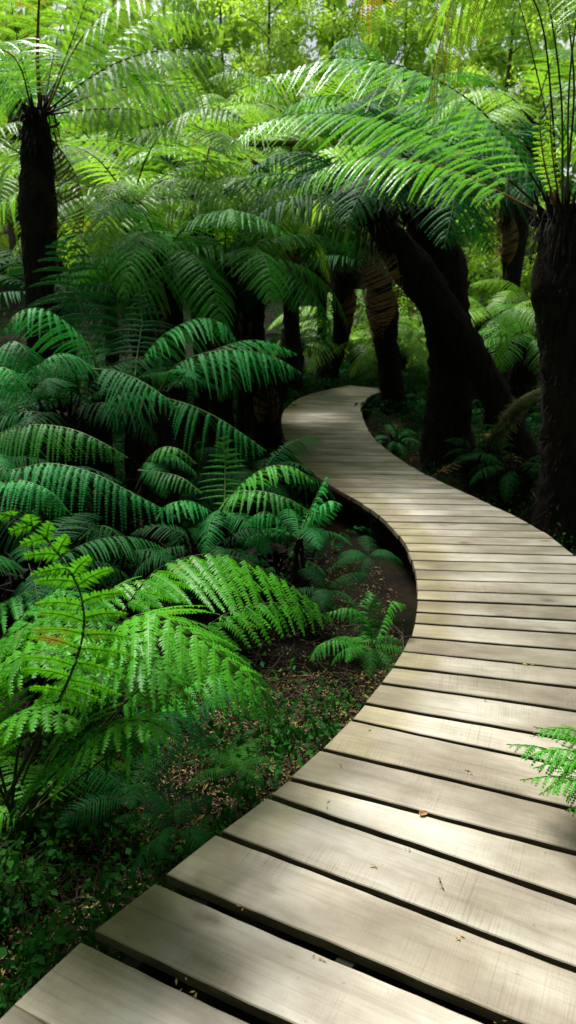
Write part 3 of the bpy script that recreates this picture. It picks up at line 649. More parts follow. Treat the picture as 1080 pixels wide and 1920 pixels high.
# foreground bright fern: crown low at left
fern((60, 1530), 2.1, 'large bright green fern filling the left foreground with broad lacy fronds', [
    # tall frond arching back to the left
    dict(p=[(10, 1500, 1.75), (60, 1400, 1.66), (120, 1290, 1.6), (155, 1190, 1.56), (150, 1110, 1.54), (115, 1045, 1.52), (60, 985, 1.5), (-10, 955, 1.47)], W=.14, leaf='lime', fold=11, droop=0.24, spacing=0.044, seed=70, nj=.0098, pin=.6, t0=.42, stem='stem', r0=.007, roll=68, peak=.55),
    # broad hanging frond with the chevron rows
    dict(p=[(60, 1500, 2.25), (130, 1330, 2.35), (210, 1180, 2.45), (280, 1080, 2.5), (350, 1044, 2.5), (430, 1042, 2.48), (520, 1080, 2.45), (585, 1125, 2.42), (630, 1165, 2.4)], W=.34, leaf='lime', fold=34, droop=.16, spacing=.048, seed=71, nj=.0098, pin=.64, t0=.46, peak=.62, roll=-12, r0=.006),
    dict(p=[(70, 1510, 2.15), (200, 1350, 2.2), (320, 1240, 2.2), (400, 1165, 2.2), (470, 1135, 2.2), (550, 1132, 2.2), (625, 1160, 2.2)], W=.16, leaf='lime', fold=45, droop=.4, spacing=.042, seed=72, nj=.0098, pin=.64, t0=.5, peak=.6, r0=.006),
    dict(p=[(50, 1520, 2.0), (130, 1350, 1.95), (200, 1200, 1.9), (270, 1150, 1.85), (350, 1180, 1.8), (430, 1240, 1.75), (500, 1300, 1.72)], W=.25, leaf='lime', fold=11, droop=0.24, spacing=0.037, seed=73, nj=.0098, pin=.64, t0=.4, peak=.6, r0=.006),
    dict(p=[(40, 1520, 1.95), (110, 1400, 1.85), (180, 1290, 1.75), (250, 1240, 1.7), (320, 1270, 1.65), (372, 1340, 1.62)], W=.20, leaf='lime', fold=9, droop=0.21, spacing=0.035, seed=74, nj=.0098, pin=.64, t0=.35, r0=.006),
    dict(p=[(60, 1520, 2.1), (220, 1400, 2.05), (330, 1300, 2.0), (400, 1270, 1.98), (460, 1300, 1.95), (520, 1360, 1.93)], W=.20, leaf='mid', fold=15, droop=0.28, spacing=0.037, seed=75, nj=.0098, pin=.64, t0=.4, r0=.006),
    dict(p=[(20, 1520, 2.1), (-20, 1350, 2.1), (-10, 1230, 2.1), (50, 1170, 2.05), (130, 1150, 2.0), (230, 1180, 1.95)], W=.24, leaf='lime', fold=10, droop=0.21, spacing=0.037, seed=76, nj=.0098, pin=.64, t0=.35, r0=.006),
    dict(p=[(20, 1520, 1.9), (-30, 1400, 1.8), (-20, 1290, 1.75), (40, 1230, 1.7), (110, 1230, 1.66), (190, 1280, 1.62)], W=.19, leaf='lime', fold=7, droop=0.21, spacing=0.035, seed=77, nj=.0098, pin=.64, t0=.3, r0=.006),
    dict(p=[(30, 1520, 2.3), (60, 1350, 2.5), (120, 1200, 2.6), (200, 1110, 2.65), (280, 1090, 2.65), (360, 1130, 2.6)], W=.24, leaf='lime', fold=12, droop=0.21, spacing=0.040, seed=78, nj=.0098, pin=.64, t0=.4, r0=.006),
    dict(p=[(20, 1530, 1.9), (80, 1450, 1.8), (150, 1380, 1.72), (220, 1370, 1.68), (280, 1410, 1.65)], W=.16, leaf='mid', fold=7, droop=0.21, spacing=0.033, seed=79, nj=.0098, pin=.64, r0=.005),
    dict(p=[(0, 1520, 2.2), (-40, 1400, 2.3), (-40, 1290, 2.4), (0, 1200, 2.45), (70, 1130, 2.5), (150, 1080, 2.5)], W=.22, leaf='mid', fold=10, droop=0.21, spacing=0.037, seed=80, nj=.0098, pin=.64, t0=.35, r0=.006),
    dict(p=[(20, 1520, 1.9), (40, 1380, 1.85), (90, 1290, 1.8), (170, 1250, 1.75), (260, 1270, 1.7), (330, 1330, 1.66)], W=.22, leaf='lime', fold=10, droop=0.21, spacing=0.035, seed=82, nj=.0098, pin=.64, t0=.35, r0=.006),
    dict(p=[(20, 1520, 2.2), (90, 1350, 2.2), (180, 1230, 2.2), (270, 1190, 2.18), (370, 1220, 2.15), (460, 1290, 2.12)], W=.27, leaf='lime', fold=12, droop=0.24, spacing=0.037, seed=83, nj=.0098, pin=.64, t0=.38, r0=.006),
    dict(p=[(-40, 1520, 2.0), (-60, 1380, 1.95), (-20, 1270, 1.9), (60, 1200, 1.88), (160, 1190, 1.85), (260, 1220, 1.82)], W=.24, leaf='lime', fold=9, droop=0.21, spacing=0.037, seed=84, nj=.0098, pin=.64, t0=.35, r0=.006),
    dict(p=[(-20, 1540, 1.7), (-40, 1450, 1.62), (0, 1360, 1.56), (70, 1330, 1.5), (150, 1360, 1.46)], W=.17, leaf='lime', fold=7, droop=0.21, spacing=0.033, seed=85, nj=.0098, pin=.64, t0=.3, r0=.006),
    dict(p=[(40, 1530, 2.0), (150, 1420, 1.95), (250, 1350, 1.9), (340, 1350, 1.86), (420, 1410, 1.84)], W=.18, leaf='deep', fold=10, droop=0.21, spacing=0.035, seed=86, nj=.0098, pin=.64, t0=.3, r0=.006),
    dict(p=[(-60, 1500, 2.5), (-80, 1300, 2.6), (-30, 1160, 2.7), (60, 1110, 2.7), (160, 1120, 2.7), (250, 1170, 2.65)], W=.30, leaf='mid', fold=10, droop=0.21, spacing=0.040, seed=87, nj=.0098, pin=.64, t0=.35, r0=.006),
    dict(p=[(60, 1520, 2.3), (200, 1360, 2.35), (300, 1250, 2.35), (400, 1220, 2.3), (480, 1280, 2.25), (530, 1360, 2.22)], W=.24, leaf='mid', fold=14, droop=.2, spacing=.036, seed=88, nj=.0098, pin=.6, t0=.4, r0=.005),
    dict(p=[(30, 1530, 1.8), (110, 1440, 1.74), (190, 1370, 1.68), (270, 1350, 1.64), (340, 1390, 1.62)], W=.17, leaf='lime', fold=8, droop=.2, spacing=.034, seed=89, nj=.0098, pin=.6, t0=.35, r0=.005),
    dict(p=[(100, 1500, 2.4), (250, 1400, 2.5), (360, 1330, 2.55), (440, 1290, 2.5), (500, 1330, 2.45)], W=.16, leaf='deep', fold=15, droop=0.28, spacing=0.037, seed=81, nj=.0098, pin=.64, t0=.4, r0=.006),
], key='lime', n=5, L=.6, az0=60, azspan=200, erange=(10, 45), seed=50, r=.07)
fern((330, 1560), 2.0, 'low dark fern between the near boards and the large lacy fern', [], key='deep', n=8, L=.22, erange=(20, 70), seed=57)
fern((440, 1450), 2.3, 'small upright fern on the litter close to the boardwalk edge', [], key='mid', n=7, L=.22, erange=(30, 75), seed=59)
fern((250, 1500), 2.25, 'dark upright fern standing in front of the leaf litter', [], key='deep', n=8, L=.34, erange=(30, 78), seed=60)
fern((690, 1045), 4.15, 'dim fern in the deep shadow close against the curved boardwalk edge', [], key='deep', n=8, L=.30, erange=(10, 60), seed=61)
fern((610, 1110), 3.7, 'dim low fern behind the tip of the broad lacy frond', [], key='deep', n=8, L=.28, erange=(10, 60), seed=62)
# right foreground sprig
fern((1390, 1600), 1.95, 'small bright fern hanging over the right edge of the near boards', [
    dict(p=[(1390, 1590, 1.95), (1230, 1500, 1.95), (1130, 1480, 1.97), (1070, 1425, 1.98), (1010, 1400, 1.99), (950, 1395, 2.0)], W=0.178, leaf='lime', fold=28, droop=.35, spacing=.024, seed=90, t0=.25, r0=.004, nj=.008),
    dict(p=[(1390, 1590, 1.9), (1230, 1500, 1.9), (1140, 1510, 1.9), (1090, 1470, 1.9), (1040, 1455, 1.9), (975, 1462, 1.9)], W=0.115, leaf='lime', fold=30, droop=.35, spacing=.022, seed=91, t0=.25, r0=.004, nj=.008),
    dict(p=[(1390, 1590, 1.85), (1230, 1500, 1.85), (1140, 1530, 1.82), (1100, 1510, 1.8), (1060, 1520, 1.78)], W=0.092, leaf='lime', fold=30, droop=.35, spacing=.022, seed=92, t0=.25, r0=.004, nj=.008),
    dict(p=[(1390, 1590, 2.0), (1230, 1500, 2.0), (1150, 1470, 2.03), (1110, 1410, 2.05), (1060, 1375, 2.06), (1000, 1362, 2.07)], W=0.115, leaf='lime', fold=28, droop=.35, spacing=.022, seed=97, t0=.25, r0=.004, nj=.007),
    dict(p=[(1390, 1590, 1.85), (1230, 1500, 1.85), (1150, 1490, 1.86), (1110, 1440, 1.87), (1060, 1425, 1.87), (1000, 1440, 1.87)], W=0.115, leaf='lime', fold=28, droop=.35, spacing=.022, seed=98, t0=.25, r0=.004, nj=.007),
    dict(p=[(1390, 1590, 1.9), (1230, 1500, 1.9), (1150, 1480, 1.93), (1110, 1430, 1.94), (1060, 1405, 1.95), (985, 1420, 1.95)], W=0.138, leaf='lime', fold=14, droop=.25, spacing=.02, pin=.6, seed=99, t0=.25, r0=.003, nj=.007),
    dict(p=[(1390, 1590, 1.83), (1230, 1500, 1.83), (1150, 1500, 1.83), (1110, 1465, 1.83), (1060, 1465, 1.83), (1010, 1490, 1.83)], W=0.115, leaf='lime', fold=14, droop=.25, spacing=.02, pin=.6, seed=100, t0=.25, r0=.003, nj=.007),
    dict(p=[(1390, 1590, 1.96), (1230, 1500, 1.96), (1150, 1450, 1.99), (1110, 1390, 2.0), (1060, 1365, 2.01), (1000, 1380, 2.01)], W=0.127, leaf='lime', fold=14, droop=.25, spacing=.02, pin=.6, seed=101, t0=.25, r0=.003, nj=.007),
], key='lime', n=7, L=.74, az0=150, azspan=60, erange=(22, 50), seed=51)
# fine fern by the boards
fern((690, 1215), 3.25, 'small feathery green fern growing against the left edge of the boardwalk', [
    dict(p=[(700, 1215, 3.25), (690, 1165, 3.25), (660, 1140, 3.2), (610, 1150, 3.15)], W=.10, leaf='mid', fold=15, droop=.5, spacing=.019, pin=.58, seed=93, r0=.003, nj=.0055),
    dict(p=[(700, 1215, 3.2), (720, 1160, 3.25), (735, 1130, 3.25), (765, 1135, 3.25)], W=.09, leaf='mid', fold=15, droop=.5, spacing=.019, pin=.58, seed=94, r0=.003, nj=.0055),
    dict(p=[(690, 1220, 3.1), (650, 1200, 3.0), (610, 1205, 2.95), (580, 1240, 2.9)], W=.09, leaf='mid', fold=15, droop=.4, spacing=.019, pin=.58, seed=95, r0=.003, nj=.0055),
    dict(p=[(700, 1215, 3.2), (690, 1150, 3.3), (700, 1120, 3.35), (690, 1105, 3.4)], W=.09, leaf='mid', fold=15, droop=.5, spacing=.019, pin=.58, seed=96, r0=.003, nj=.0055),
], key='mid', n=9, L=.26, erange=(12, 45), az0=0, azspan=360, seed=52)

# ------------------------------------------------------------------ further ferns and tree ferns
def bank(items, **dk):
    for i, it in enumerate(items):
        px, py, Y, key, L, label = it[:6]; grp = it[6] if len(it) > 6 else None
        c = at(px, py, Y); g = float(gz(c[0], c[1]))
        tree_fern(c, (c[0] + random.uniform(-.2, .2), c[1] + .2, g), .10 + .03 * (i % 3), label, key=key, n=dk.get('n', 13), L=L, group=grp, erange=dk.get('erange', (0, 62)), dead=dk.get('dead', 2), seed=60 + i + dk.get('s', 0), shag=120, cat=dk.get('cat', 'tree fern'))
bank([
    (245, 385, 8.2, 'warm', 1.8, 'bright tree fern crown just right of the dark left hand trunk'),
    (375, 370, 9.0, 'warm', 2.0, 'light green tree fern in the sunlit middle distance, centre of the bright bank'),
    (470, 400, 9.2, 'warm', 1.9, 'tree fern whose pale silvery fronds hang left of the massive black trunk'),
    (300, 480, 7.2, 'mid', 1.5, 'dark green tree fern below the sunlit bank at left'),
    (420, 500, 7.6, 'mid', 1.6, 'dark tree fern above the right reaching blue green fronds'),
    (455, 520, 9.0, 'deep', 1.3, 'dark tree fern left of the far bend of the boardwalk'),
], s=0)
TG = 'tree ferns in the sunlit distance behind the gully'
bank([
    (200, 300, 11.5, 'warm', 2.3, 'yellow green tree fern far behind the left hand fronds', TG),
    (320, 290, 12.5, 'warm', 2.4, 'sunlit tree fern below the curved mossy branch', TG),
    (440, 320, 13, 'warm', 2.4, 'pale tree fern in the middle of the distant bank', TG),
    (90, 330, 11, 'warm', 2.2, 'sunlit tree fern showing left of the left hand trunk', TG),
    (540, 370, 12, 'mid', 2.3, 'tree fern behind the tips of the lowest arching right hand frond', TG),
    (260, 200, 15.5, 'warm', 2.6, 'distant tree fern seen between the left hand arching fronds', TG),
    (400, 215, 16, 'warm', 2.6, 'distant tree fern with hanging brown fronds behind the mossy branch', TG),
    (30, 200, 14, 'warm', 2.5, 'distant tree fern behind the upright fronds at the left edge', TG),
    (560, 240, 15.5, 'warm', 2.5, 'distant tree fern glimpsed below the highest arching right hand frond', TG),
    (720, 220, 14.5, 'mid', 2.5, 'distant tree fern hidden mostly by the highest arching right hand fronds', TG),
    (1000, 230, 12, 'warm', 2.4, 'distant tree fern behind the upright stems at the right edge', TG),
], s=20, n=12, dead=5)
bank([
    (930, 600, 9.5, 'warm', 1.1, 'bright green ground fern beyond the leaning trunk at right'),
    (990, 640, 8.6, 'lime', 1.0, 'green ground fern left of the thick right hand trunk'),
    (880, 590, 11.5, 'warm', 1.2, 'sunlit ground fern deep in the gap behind the leaning trunk'),
    (1010, 580, 10.8, 'warm', 1.2, 'sunlit ground fern high in the gap beside the right hand trunk'),
    (665, 650, 15.5, 'warm', 1.9, 'bright fern beyond the end of the boardwalk, left of the slim trunk'),
    (745, 660, 14.0, 'warm', 1.3, 'green fern between the slim leaning trunk and the massive one'),
    (640, 600, 18, 'warm', 2.2, 'sunlit fern highest in the gap beyond the boardwalk end'),
    (735, 600, 17, 'warm', 1.8, 'sunlit fern in the gap right of the slim trunk'),
    (700, 640, 19, 'warm', 1.8, 'sunlit fern directly behind the slim leaning trunk'),
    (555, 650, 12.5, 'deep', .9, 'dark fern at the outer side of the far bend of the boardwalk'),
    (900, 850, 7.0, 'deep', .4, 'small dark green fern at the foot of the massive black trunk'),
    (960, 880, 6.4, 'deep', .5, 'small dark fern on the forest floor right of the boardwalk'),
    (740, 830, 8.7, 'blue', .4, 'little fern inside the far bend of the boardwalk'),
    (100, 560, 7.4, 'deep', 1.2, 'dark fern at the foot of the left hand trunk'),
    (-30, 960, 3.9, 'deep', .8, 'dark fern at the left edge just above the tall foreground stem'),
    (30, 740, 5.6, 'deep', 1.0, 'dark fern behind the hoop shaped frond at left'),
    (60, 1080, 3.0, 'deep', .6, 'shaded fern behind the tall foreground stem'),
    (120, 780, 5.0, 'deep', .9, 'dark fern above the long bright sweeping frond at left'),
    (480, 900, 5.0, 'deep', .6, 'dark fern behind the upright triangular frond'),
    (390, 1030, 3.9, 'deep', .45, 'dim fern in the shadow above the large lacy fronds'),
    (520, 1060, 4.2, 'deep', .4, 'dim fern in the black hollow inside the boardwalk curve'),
], s=50, n=10, dead=0, erange=(5, 65), cat='fern')

# unseen overhead tree ferns added beside and behind the viewer to shade the gully
for i, (x, y, z, L) in enumerate([(-3.9, .5, 4.2, 2.2), (3.6, 1.0, 4.0, 2.4), (-3.9, -1.8, 4.4, 2.7), (3.2, -2.6, 4.2, 2.7), (.2, -4.6, 4.6, 2.8)]):
    tree_fern((x, y, z), gp(x, y), .15, ['tall tree fern outside the left side of the view', 'tall tree fern outside the right side of the view', 'tall tree fern behind the viewer on the left', 'tall tree fern behind the viewer on the right', 'tall tree fern straight behind the viewer'][i], key='mid', n=16, L=L, erange=(0, 60), dead=1, seed=120 + i, shag=120)

# ------------------------------------------------------------------ broadleaf trees
def leaf_quads(cent, size, g, droop=.3):
    n = len(cent)
    a = nrm(g.normal(0, 1, (n, 3)) + np.array([0, 0, -droop])); b = nrm(np.cross(a, nrm(g.normal(0, 1, (n, 3)) + np.array([0, 0, 1.2]))))
    s = size * g.uniform(.6, 1.3, (n, 1))
    V = np.stack([cent, cent + a * s * .5 + b * s * .28, cent + a * s, cent + a * s * .5 - b * s * .28], 1).reshape(-1, 3)
    return V, np.arange(n)[:, None] * 4 + np.array([[0, 1, 2, 3]])
def tree(x, y, h, cr, r, label, seed, nleaf=9000, size=.10, mat='canopy', group=None, crown_from=.35, name='broadleaf_tree'):
    g = np.random.default_rng(seed); root = empty(name, gp(x, y), label=label, cat='tree', group=group)
    lean = g.normal(0, .05 * h, 2)
    P = np.array([[0, 0, -.3], [lean[0] * .3, lean[1] * .3, h * .35], [lean[0] * .8, lean[1] * .8, h * .7], [lean[0], lean[1], h]])
    B = Bag(); Pn = catmull(P, 30); B.add(*tube(Pn, np.linspace(r, r * .15, 30), 10, .06, seed))
    cl = []
    nb = 16
    for i in range(nb):
        t = crown_from + (1 - crown_from) * i / nb; p = Pn[int(t * 29)]
        az = i * 2.4 + g.uniform(-.4, .4); ln = cr * (1 - .55 * (i / nb)) * g.uniform(.7, 1.1)
        e = np.array([math.cos(az), math.sin(az), g.uniform(.1, .6)]); q = p + e * ln
        mid_ = p + e * ln * .5 + np.array([0, 0, .12 * ln])
        bp = catmull(np.array([p, mid_, q]), 10); B.add(*tube(bp, np.linspace(r * .3 * (1 - t * .5), .012, 10), 5, .05, seed + i))
        for k in range(5):
            cl.append((bp[int(g.integers(4, 10))] + g.normal(0, .22 * cr / 2, 3), cr * g.uniform(.14, .34)))
    B.build('trunk', [M['bark']], root, True)
    cents = []
    w = np.array([c[1] ** 2 for c in cl]); w /= w.sum(); cnt = g.multinomial(nleaf, w)
    for (c, rr), k in zip(cl, cnt):
        d = nrm(g.normal(0, 1, (k, 3))) * (g.uniform(0, 1, (k, 1)) ** .45) * rr * np.array([1.15, 1.15, .6])
        cents.append(c + d)
    V, Q = leaf_quads(np.concatenate(cents), size, g)
    link_mesh('crown', V, [Q], M[mat], root)
    return root
def T(px, Y): return at(px, 400, Y)[0]
BG = 'leafy trees beyond the ferns'
for i, (px, Y, h, cr, lab) in enumerate([
    (500, 24, 9, 2.6, 'bright leafy tree at top centre between the two tree ferns'),
    (330, 26, 8, 2.6, 'leafy tree behind the fronds at top left'),
    (180, 27, 9, 2.6, 'tall leafy tree behind the left hand tree fern crown'),
    (20, 24, 8, 2.6, 'leafy tree at the top left corner'),
    (600, 26, 9, 2.8, 'tall leafy tree with a brown trunk at top centre'),
    (760, 27, 9, 2.8, 'leafy tree behind the highest right hand fronds'),
    (920, 24, 9, 2.6, 'leafy tree behind the yellow green hanging fronds'),
    (1080, 22, 9, 2.6, 'leafy tree at the top right corner'),
    (430, 29, 9, 2.8, 'far leafy tree left of the top centre'),
    (690, 23, 6, 2.4, 'low leafy tree beyond the end of the boardwalk'),
    (850, 15, 4.5, 1.8, 'low leafy tree filling the gap behind the leaning trunk'),
    (1000, 14, 4, 1.7, 'low leafy tree in the gap left of the thick right hand trunk'),
]):
    Y += 3 if h > 6 else 1; tree(T(px, Y), Y, h, cr * .85, .14, lab, 200 + i, nleaf=8000 if h > 6 else 4000, size=.13, crown_from=.3 if h > 6 else .1)

for i, (x, y, h, cr, lab) in enumerate([(-4.3, 4.6, 10.5, 1.4, 'tall leafy tree standing outside the view to the left')]):  # unseen tree, its crown added to shade the near left boards and ground
    tree(x, y, h, cr, .16, lab, 300 + i, nleaf=7000, size=.16, crown_from=.72)

# far wood and unseen sky-blocking ring: one mass of foliage all around, too dense to count
def wood():
    g = np.random.default_rng(99); n = 72000
    az = np.concatenate([g.uniform(R(50), R(130), 42000), g.uniform(R(130), R(410), 30000)])
    fr = np.concatenate([g.uniform(28, 38, 42000), g.uniform(9, 15, 30000)])  # near ring beside and behind the viewer is unseen, added to block sky light
    hz = np.concatenate([g.uniform(0, 1, 42000) ** .9 * 11 - .5, g.uniform(0, 1, 30000) * 9 - .3])
    x = np.cos(az) * fr; y = np.sin(az) * fr
    # clumps
    cx = np.round(x / 1.7) * 1.7 + .5 * np.sin(np.round(y / 1.7) * 12.9); cy = np.round(y / 1.7) * 1.7; cz = np.round(hz / 1.5) * 1.5 + .5 * np.sin(cx * 7.1)
    k = .55
    P = np.stack([x * (1 - k) + cx * k, y * (1 - k) + cy * k, hz * (1 - k) + cz * k + np.clip(gz(x, y), -.3, 12)], 1)
    V, Q = leaf_quads(P, .5, g)
    o = link_mesh('distant_wood', V, [Q], M['far']); tag(o, 'distant mass of bright woodland foliage closing the view behind the trees', 'woodland', kind='stuff')
wood()

# ------------------------------------------------------------------ floor
def scatter_ok(n, x0, x1, y0, y1, g, clear=.04):
    out = []
    while len(out) < n:
        x, y = g.uniform(x0, x1), g.uniform(y0, y1)
        if path_dist(x, y) > clear: out.append((x, y))
    return np.array(out)
def litter():
    g = np.random.default_rng(5); B = Bag()
    xy = np.concatenate([scatter_ok(5000, -1.5, .3, 1.2, 2.0, g), scatter_ok(17000, -1.2, .8, 2.0, 3.5, g), scatter_ok(3500, -1.0, .95, 3.4, 5.0, g), scatter_ok(9000, .9, 3.6, 4.5, 10, g), scatter_ok(3500, -5, 1, 4.5, 12, g)])
    n = len(xy); z = gz(xy[:, 0], xy[:, 1]) + g.uniform(.002, .03, n)
    a = g.uniform(0, 2 * np.pi, n); s = g.uniform(.0025, .009, n) * np.where(g.random(n) < .07, 2.4, 1); d = np.stack([np.cos(a), np.sin(a), g.normal(0, .3, n)], 1); w = np.stack([-np.sin(a), np.cos(a), g.normal(0, .3, n)], 1)
    c = np.column_stack([xy, z]); up = np.array([0, 0, 1.0])
    V = np.stack([c - d * s[:, None], c - w * s[:, None] * .35 + up * s[:, None] * .15, c + d * s[:, None], c + w * s[:, None] * .35 + up * s[:, None] * .15], 1).reshape(-1, 3)
    i = np.arange(n)[:, None] * 4
    o = link_mesh('leaf_litter', V, [i + np.array([[0, 1, 2]]), i + np.array([[0, 2, 3]])], M['litter']); tag(o, 'brown and tan fallen leaves and twigs covering the forest floor', 'leaf litter', kind='stuff')
    # twigs
    B = Bag()
    xy = np.concatenate([scatter_ok(800, -1.4, .9, 1.3, 4, g), scatter_ok(900, .9, 3.6, 4.6, 10, g)])
    for x, y in xy:
        a = g.uniform(0, 6.3); l = g.uniform(.05, .28); z = float(gz(x, y)) + .02
        P = np.array([[x, y, z], [x + math.cos(a) * l * .5, y + math.sin(a) * l * .5, z + g.uniform(0, .05)], [x + math.cos(a + .3) * l, y + math.sin(a + .3) * l, z + g.uniform(-.01, .08)]])
        B.add(*tube(P, [.003, .0025, .001], 4))
    o = B.build('twigs', [M['bark']], None); tag(o, 'thin dry twigs strewn over the forest floor', 'twigs', kind='stuff')
litter()
def undergrowth():
    g = np.random.default_rng(15)
    cents = []; stems = Bag()
    xy = np.concatenate([scatter_ok(330, -1.7, .3, .9, 2.3, g, .05), scatter_ok(200, -1.2, .6, 2.2, 3.1, g, .06), scatter_ok(380, -5, .5, 3.1, 12, g, .1), scatter_ok(420, .9, 5, 4.6, 14, g, .12), scatter_ok(300, -4, 6, 12, 22, g, .3)])
    for x, y in xy:
        # leave the litter patch mostly open
        if -.75 < x < .45 and 2.0 < y < 3.3 and g.random() < .6: continue
        h = g.uniform(.06, .32) * (1.0 if y < 12 else 2.5); zz = float(gz(x, y))
        for k in range(g.integers(2, 6)):
            a = g.uniform(0, 6.3); t = np.array([x + math.cos(a) * h * .6, y + math.sin(a) * h * .6, zz + h * g.uniform(.5, 1)])
            P = catmull(np.array([[x, y, zz - .02], [x + math.cos(a) * h * .2, y + math.sin(a) * h * .2, zz + h * .6], t]), 6); stems.add(*tube(P, np.linspace(.002, .0008, 6), 3))
            m = g.integers(6, 15); q = P[g.integers(2, 6, m)] + g.normal(0, .10 * h + .01, (m, 3)); cents.append(q)
    cents = np.concatenate(cents); cents[:, 2] = np.maximum(cents[:, 2], gz(cents[:, 0], cents[:, 1]) + .01)
    V, Q = leaf_quads(cents, .034, g, -.1)
    o = link_mesh('undergrowth_leaves', V, [Q], M['under']); tag(o, 'small green leaves of low plants on the forest floor', 'undergrowth', kind='stuff')
    o = stems.build('undergrowth_stems', [M['stem']], None); tag(o, 'thin stems of the low plants on the forest floor', 'undergrowth', kind='stuff')
undergrowth()
def cover():
    g = np.random.default_rng(25); xy = np.concatenate([scatter_ok(5200, -9, .3, 4.2, 16, g, .15), scatter_ok(1900, 1, 9, 8.5, 18, g, .25), scatter_ok(2500, -12, 12, 15, 26, g, .3)])
    V = []; Bg = Bag()
    for x, y in xy:
        if -.6 < x < .9 and y < 5.0: continue
        h = g.uniform(.12, .42) * (1 if y < 10 else 1.5); a = g.uniform(0, 6.3); z = float(gz(x, y)); n = 7
        s = np.linspace(0, 1, n); r_ = h * 1.1 * s; P = np.stack([x + np.cos(a) * r_, y + np.sin(a) * r_, z + h * (1.5 * s - 1.1 * s * s)], 1)
        w = np.array([-math.sin(a), math.cos(a), 0]) * h * .30
        for k in range(1, n):
            q = P[k]; f = (1 - s[k] * .75); t = (P[k] - P[k - 1]) * .8
            for sg in (1, -1):
                tip = q + w * sg * f + t * .5 - np.array([0, 0, .1 * h]); V.append([q - t * .4, q + w * sg * f * .5 - t * .28, tip, q + w * sg * f * .5 + t * .4])
    V = np.array(V).reshape(-1, 3)
    o = link_mesh('ground_cover', V, [np.arange(len(V)).reshape(-1, 4)], M['deep']); tag(o, 'dense dark carpet of young ferns covering the gully floor', 'ground cover', kind='stuff')
cover()

# curled dead leaf lying on a near board
def dead_leaf():
    c = on(793, 1526, .004); n = 7; u, v = np.meshgrid(np.linspace(-1, 1, n), np.linspace(-1, 1, n)); s = .016
    w = np.sqrt(np.clip(1 - u * u, 0, 1)) * .6
    X = u * s; Yv = v * w * s; Zv = s * (.5 * (v * w) ** 2 * 2 + .25 * u * u + .06 * np.sin(u * 6 + v * 3))
    V = np.stack([X, Yv, Zv], -1).reshape(-1, 3); i = np.arange(n - 1)[:, None] * n; j = np.arange(n - 1)[None]
    o = link_mesh('dead_leaf', V, [np.stack([i + j, i + j + 1, i + n + j + 1, i + n + j], -1).reshape(-1, 4)], M['dead'], None, True)
    md = o.modifiers.new('s', 'SOLIDIFY'); md.thickness = .0008
    o.location = c; o.rotation_euler = (.2, .1, .5); tag(o, 'small curled dead leaf lying at a gap between two near boards', 'leaf')
dead_leaf()
def fallen(pts, W, label, seed):
    P = np.array([on(x, y, -.28) + np.array([0, 0, h]) for x, y, h in pts]); o0 = P[0].copy()
    o = make_frond(catmull(P - o0, 40), W, M['dead'], M['rust'], None, fold=12, droop=.25, spacing=.05, seed=seed, hi=False, nj=.014, pin=.45, gapp=.12, t0=.2); o.name = 'fallen_frond'; o.location = o0; tag(o, label, 'dead frond')
fallen([(800, 905, .03), (850, 890, .12), (900, 880, .13), (960, 885, .05)], .16, 'brown fallen fern frond lying between the boardwalk and the massive trunk', 401)
fallen([(1010, 950, .03), (960, 900, .22), (930, 860, .28), (900, 830, .10)], .18, 'brown dead frond arched over the litter beside the right hand trunk', 402)
fallen([(720, 850, .02), (735, 825, .10), (745, 805, .12), (760, 790, .03)], .14, 'brown dead frond at the foot of the slim leaning trunk', 403)
def scraps():
    g = np.random.default_rng(77); V = []
    spots = [(350, 1850), (362, 1856), (335, 1846), (930, 1917), (945, 1919), (985, 1246), (908, 1312), (1000, 1380), (620, 1505), (640, 1432), (880, 1445), (820, 1655), (700, 1625), (760, 1590), (450, 1700), (600, 1800), (860, 1760), (900, 1180), (850, 1100), (930, 1060), (700, 1370), (640, 860), (610, 800), (760, 960)]
    for x, y in spots:
        c = on(x, y, .004)
        for k in range(int(g.integers(1, 5))):
            q = c + np.array([*g.normal(0, .008, 2), g.uniform(0, .002)]); a = g.uniform(0, 6.3); l = g.uniform(.004, .011); d = np.array([math.cos(a), math.sin(a), g.normal(0, .15)]) * l; w_ = np.array([-math.sin(a), math.cos(a), .3]) * l * .3
            V.append([q - d, q - w_, q + d, q + w_])
    V = np.array(V).reshape(-1, 3)
    o = link_mesh('leaf_scraps', V, [np.arange(len(V)).reshape(-1, 4)], M['litter']); tag(o, 'tiny dry leaf scraps lying on the boards and along their gaps', 'leaf scraps', kind='stuff')
scraps()

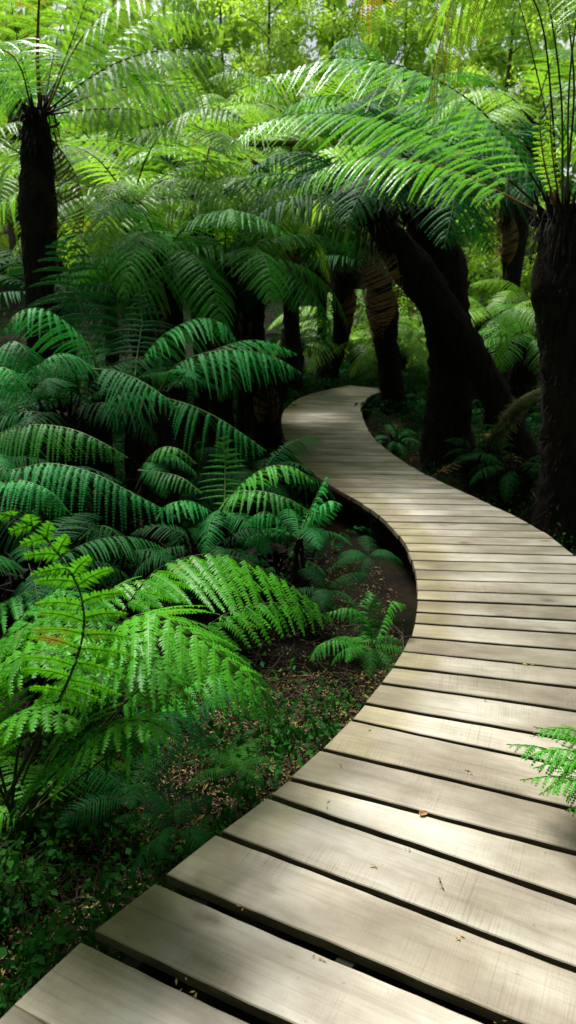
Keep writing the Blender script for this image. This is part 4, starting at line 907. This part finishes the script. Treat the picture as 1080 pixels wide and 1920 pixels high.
for o in protos:
    for ch in list(o.children): bpy.data.objects.remove(ch)
    bpy.data.objects.remove(o)

# ------------------------------------------------------------------ light
SUN_EL, SUN_AZ = 60, 38          # azimuth measured from +Y towards -X
w = bpy.data.worlds.new('World'); sc.world = w; w.use_nodes = True
nt = w.node_tree; bg = nt.nodes['Background']; sky = nt.nodes.new('ShaderNodeTexSky'); sky.sky_type = 'NISHITA'; sky.sun_disc = False
sky.sun_elevation = R(SUN_EL); sky.sun_rotation = R(-SUN_AZ); sky.dust_density = 4; sky.ozone_density = .6; sky.air_density = 1
cn = nt.nodes.new('ShaderNodeTexNoise'); cn.inputs['Scale'].default_value = 2.5; cn.inputs['Detail'].default_value = 5
cr_ = nt.nodes.new('ShaderNodeMapRange'); nt.links.new(cn.outputs[0], cr_.inputs[0]); cr_.inputs[1].default_value = .35; cr_.inputs[2].default_value = .6; cr_.inputs[3].default_value = .45; cr_.inputs[4].default_value = .9
cm = nt.nodes.new('ShaderNodeMix'); cm.data_type = 'RGBA'; nt.links.new(cr_.outputs[0], cm.inputs[0]); nt.links.new(sky.outputs[0], cm.inputs[6]); cm.inputs[7].default_value = (6.6, 6.8, 6.7, 1)
nt.links.new(cm.outputs[2], bg.inputs[0]); bg.inputs[1].default_value = .044
sl = bpy.data.lights.new('sun', 'SUN'); so = bpy.data.objects.new('sun', sl); C.objects.link(so)
sl.energy = 4.6; sl.angle = R(16); sl.color = (1, .97, .92)
d = Vector((-math.sin(R(SUN_AZ)) * math.cos(R(SUN_EL)), math.cos(R(SUN_AZ)) * math.cos(R(SUN_EL)), math.sin(R(SUN_EL))))
so.rotation_euler = d.to_track_quat('Z', 'Y').to_euler()
sc.view_settings.view_transform = 'Standard'; sc.view_settings.look = 'None'; sc.view_settings.gamma = 1
sc.view_settings.exposure = 1.6
sc.cycles.max_bounces = 8; sc.cycles.transmission_bounces = 6; sc.cycles.use_denoising = True
try: sc.cycles.denoiser = 'OPENIMAGEDENOISE'
except Exception: pass
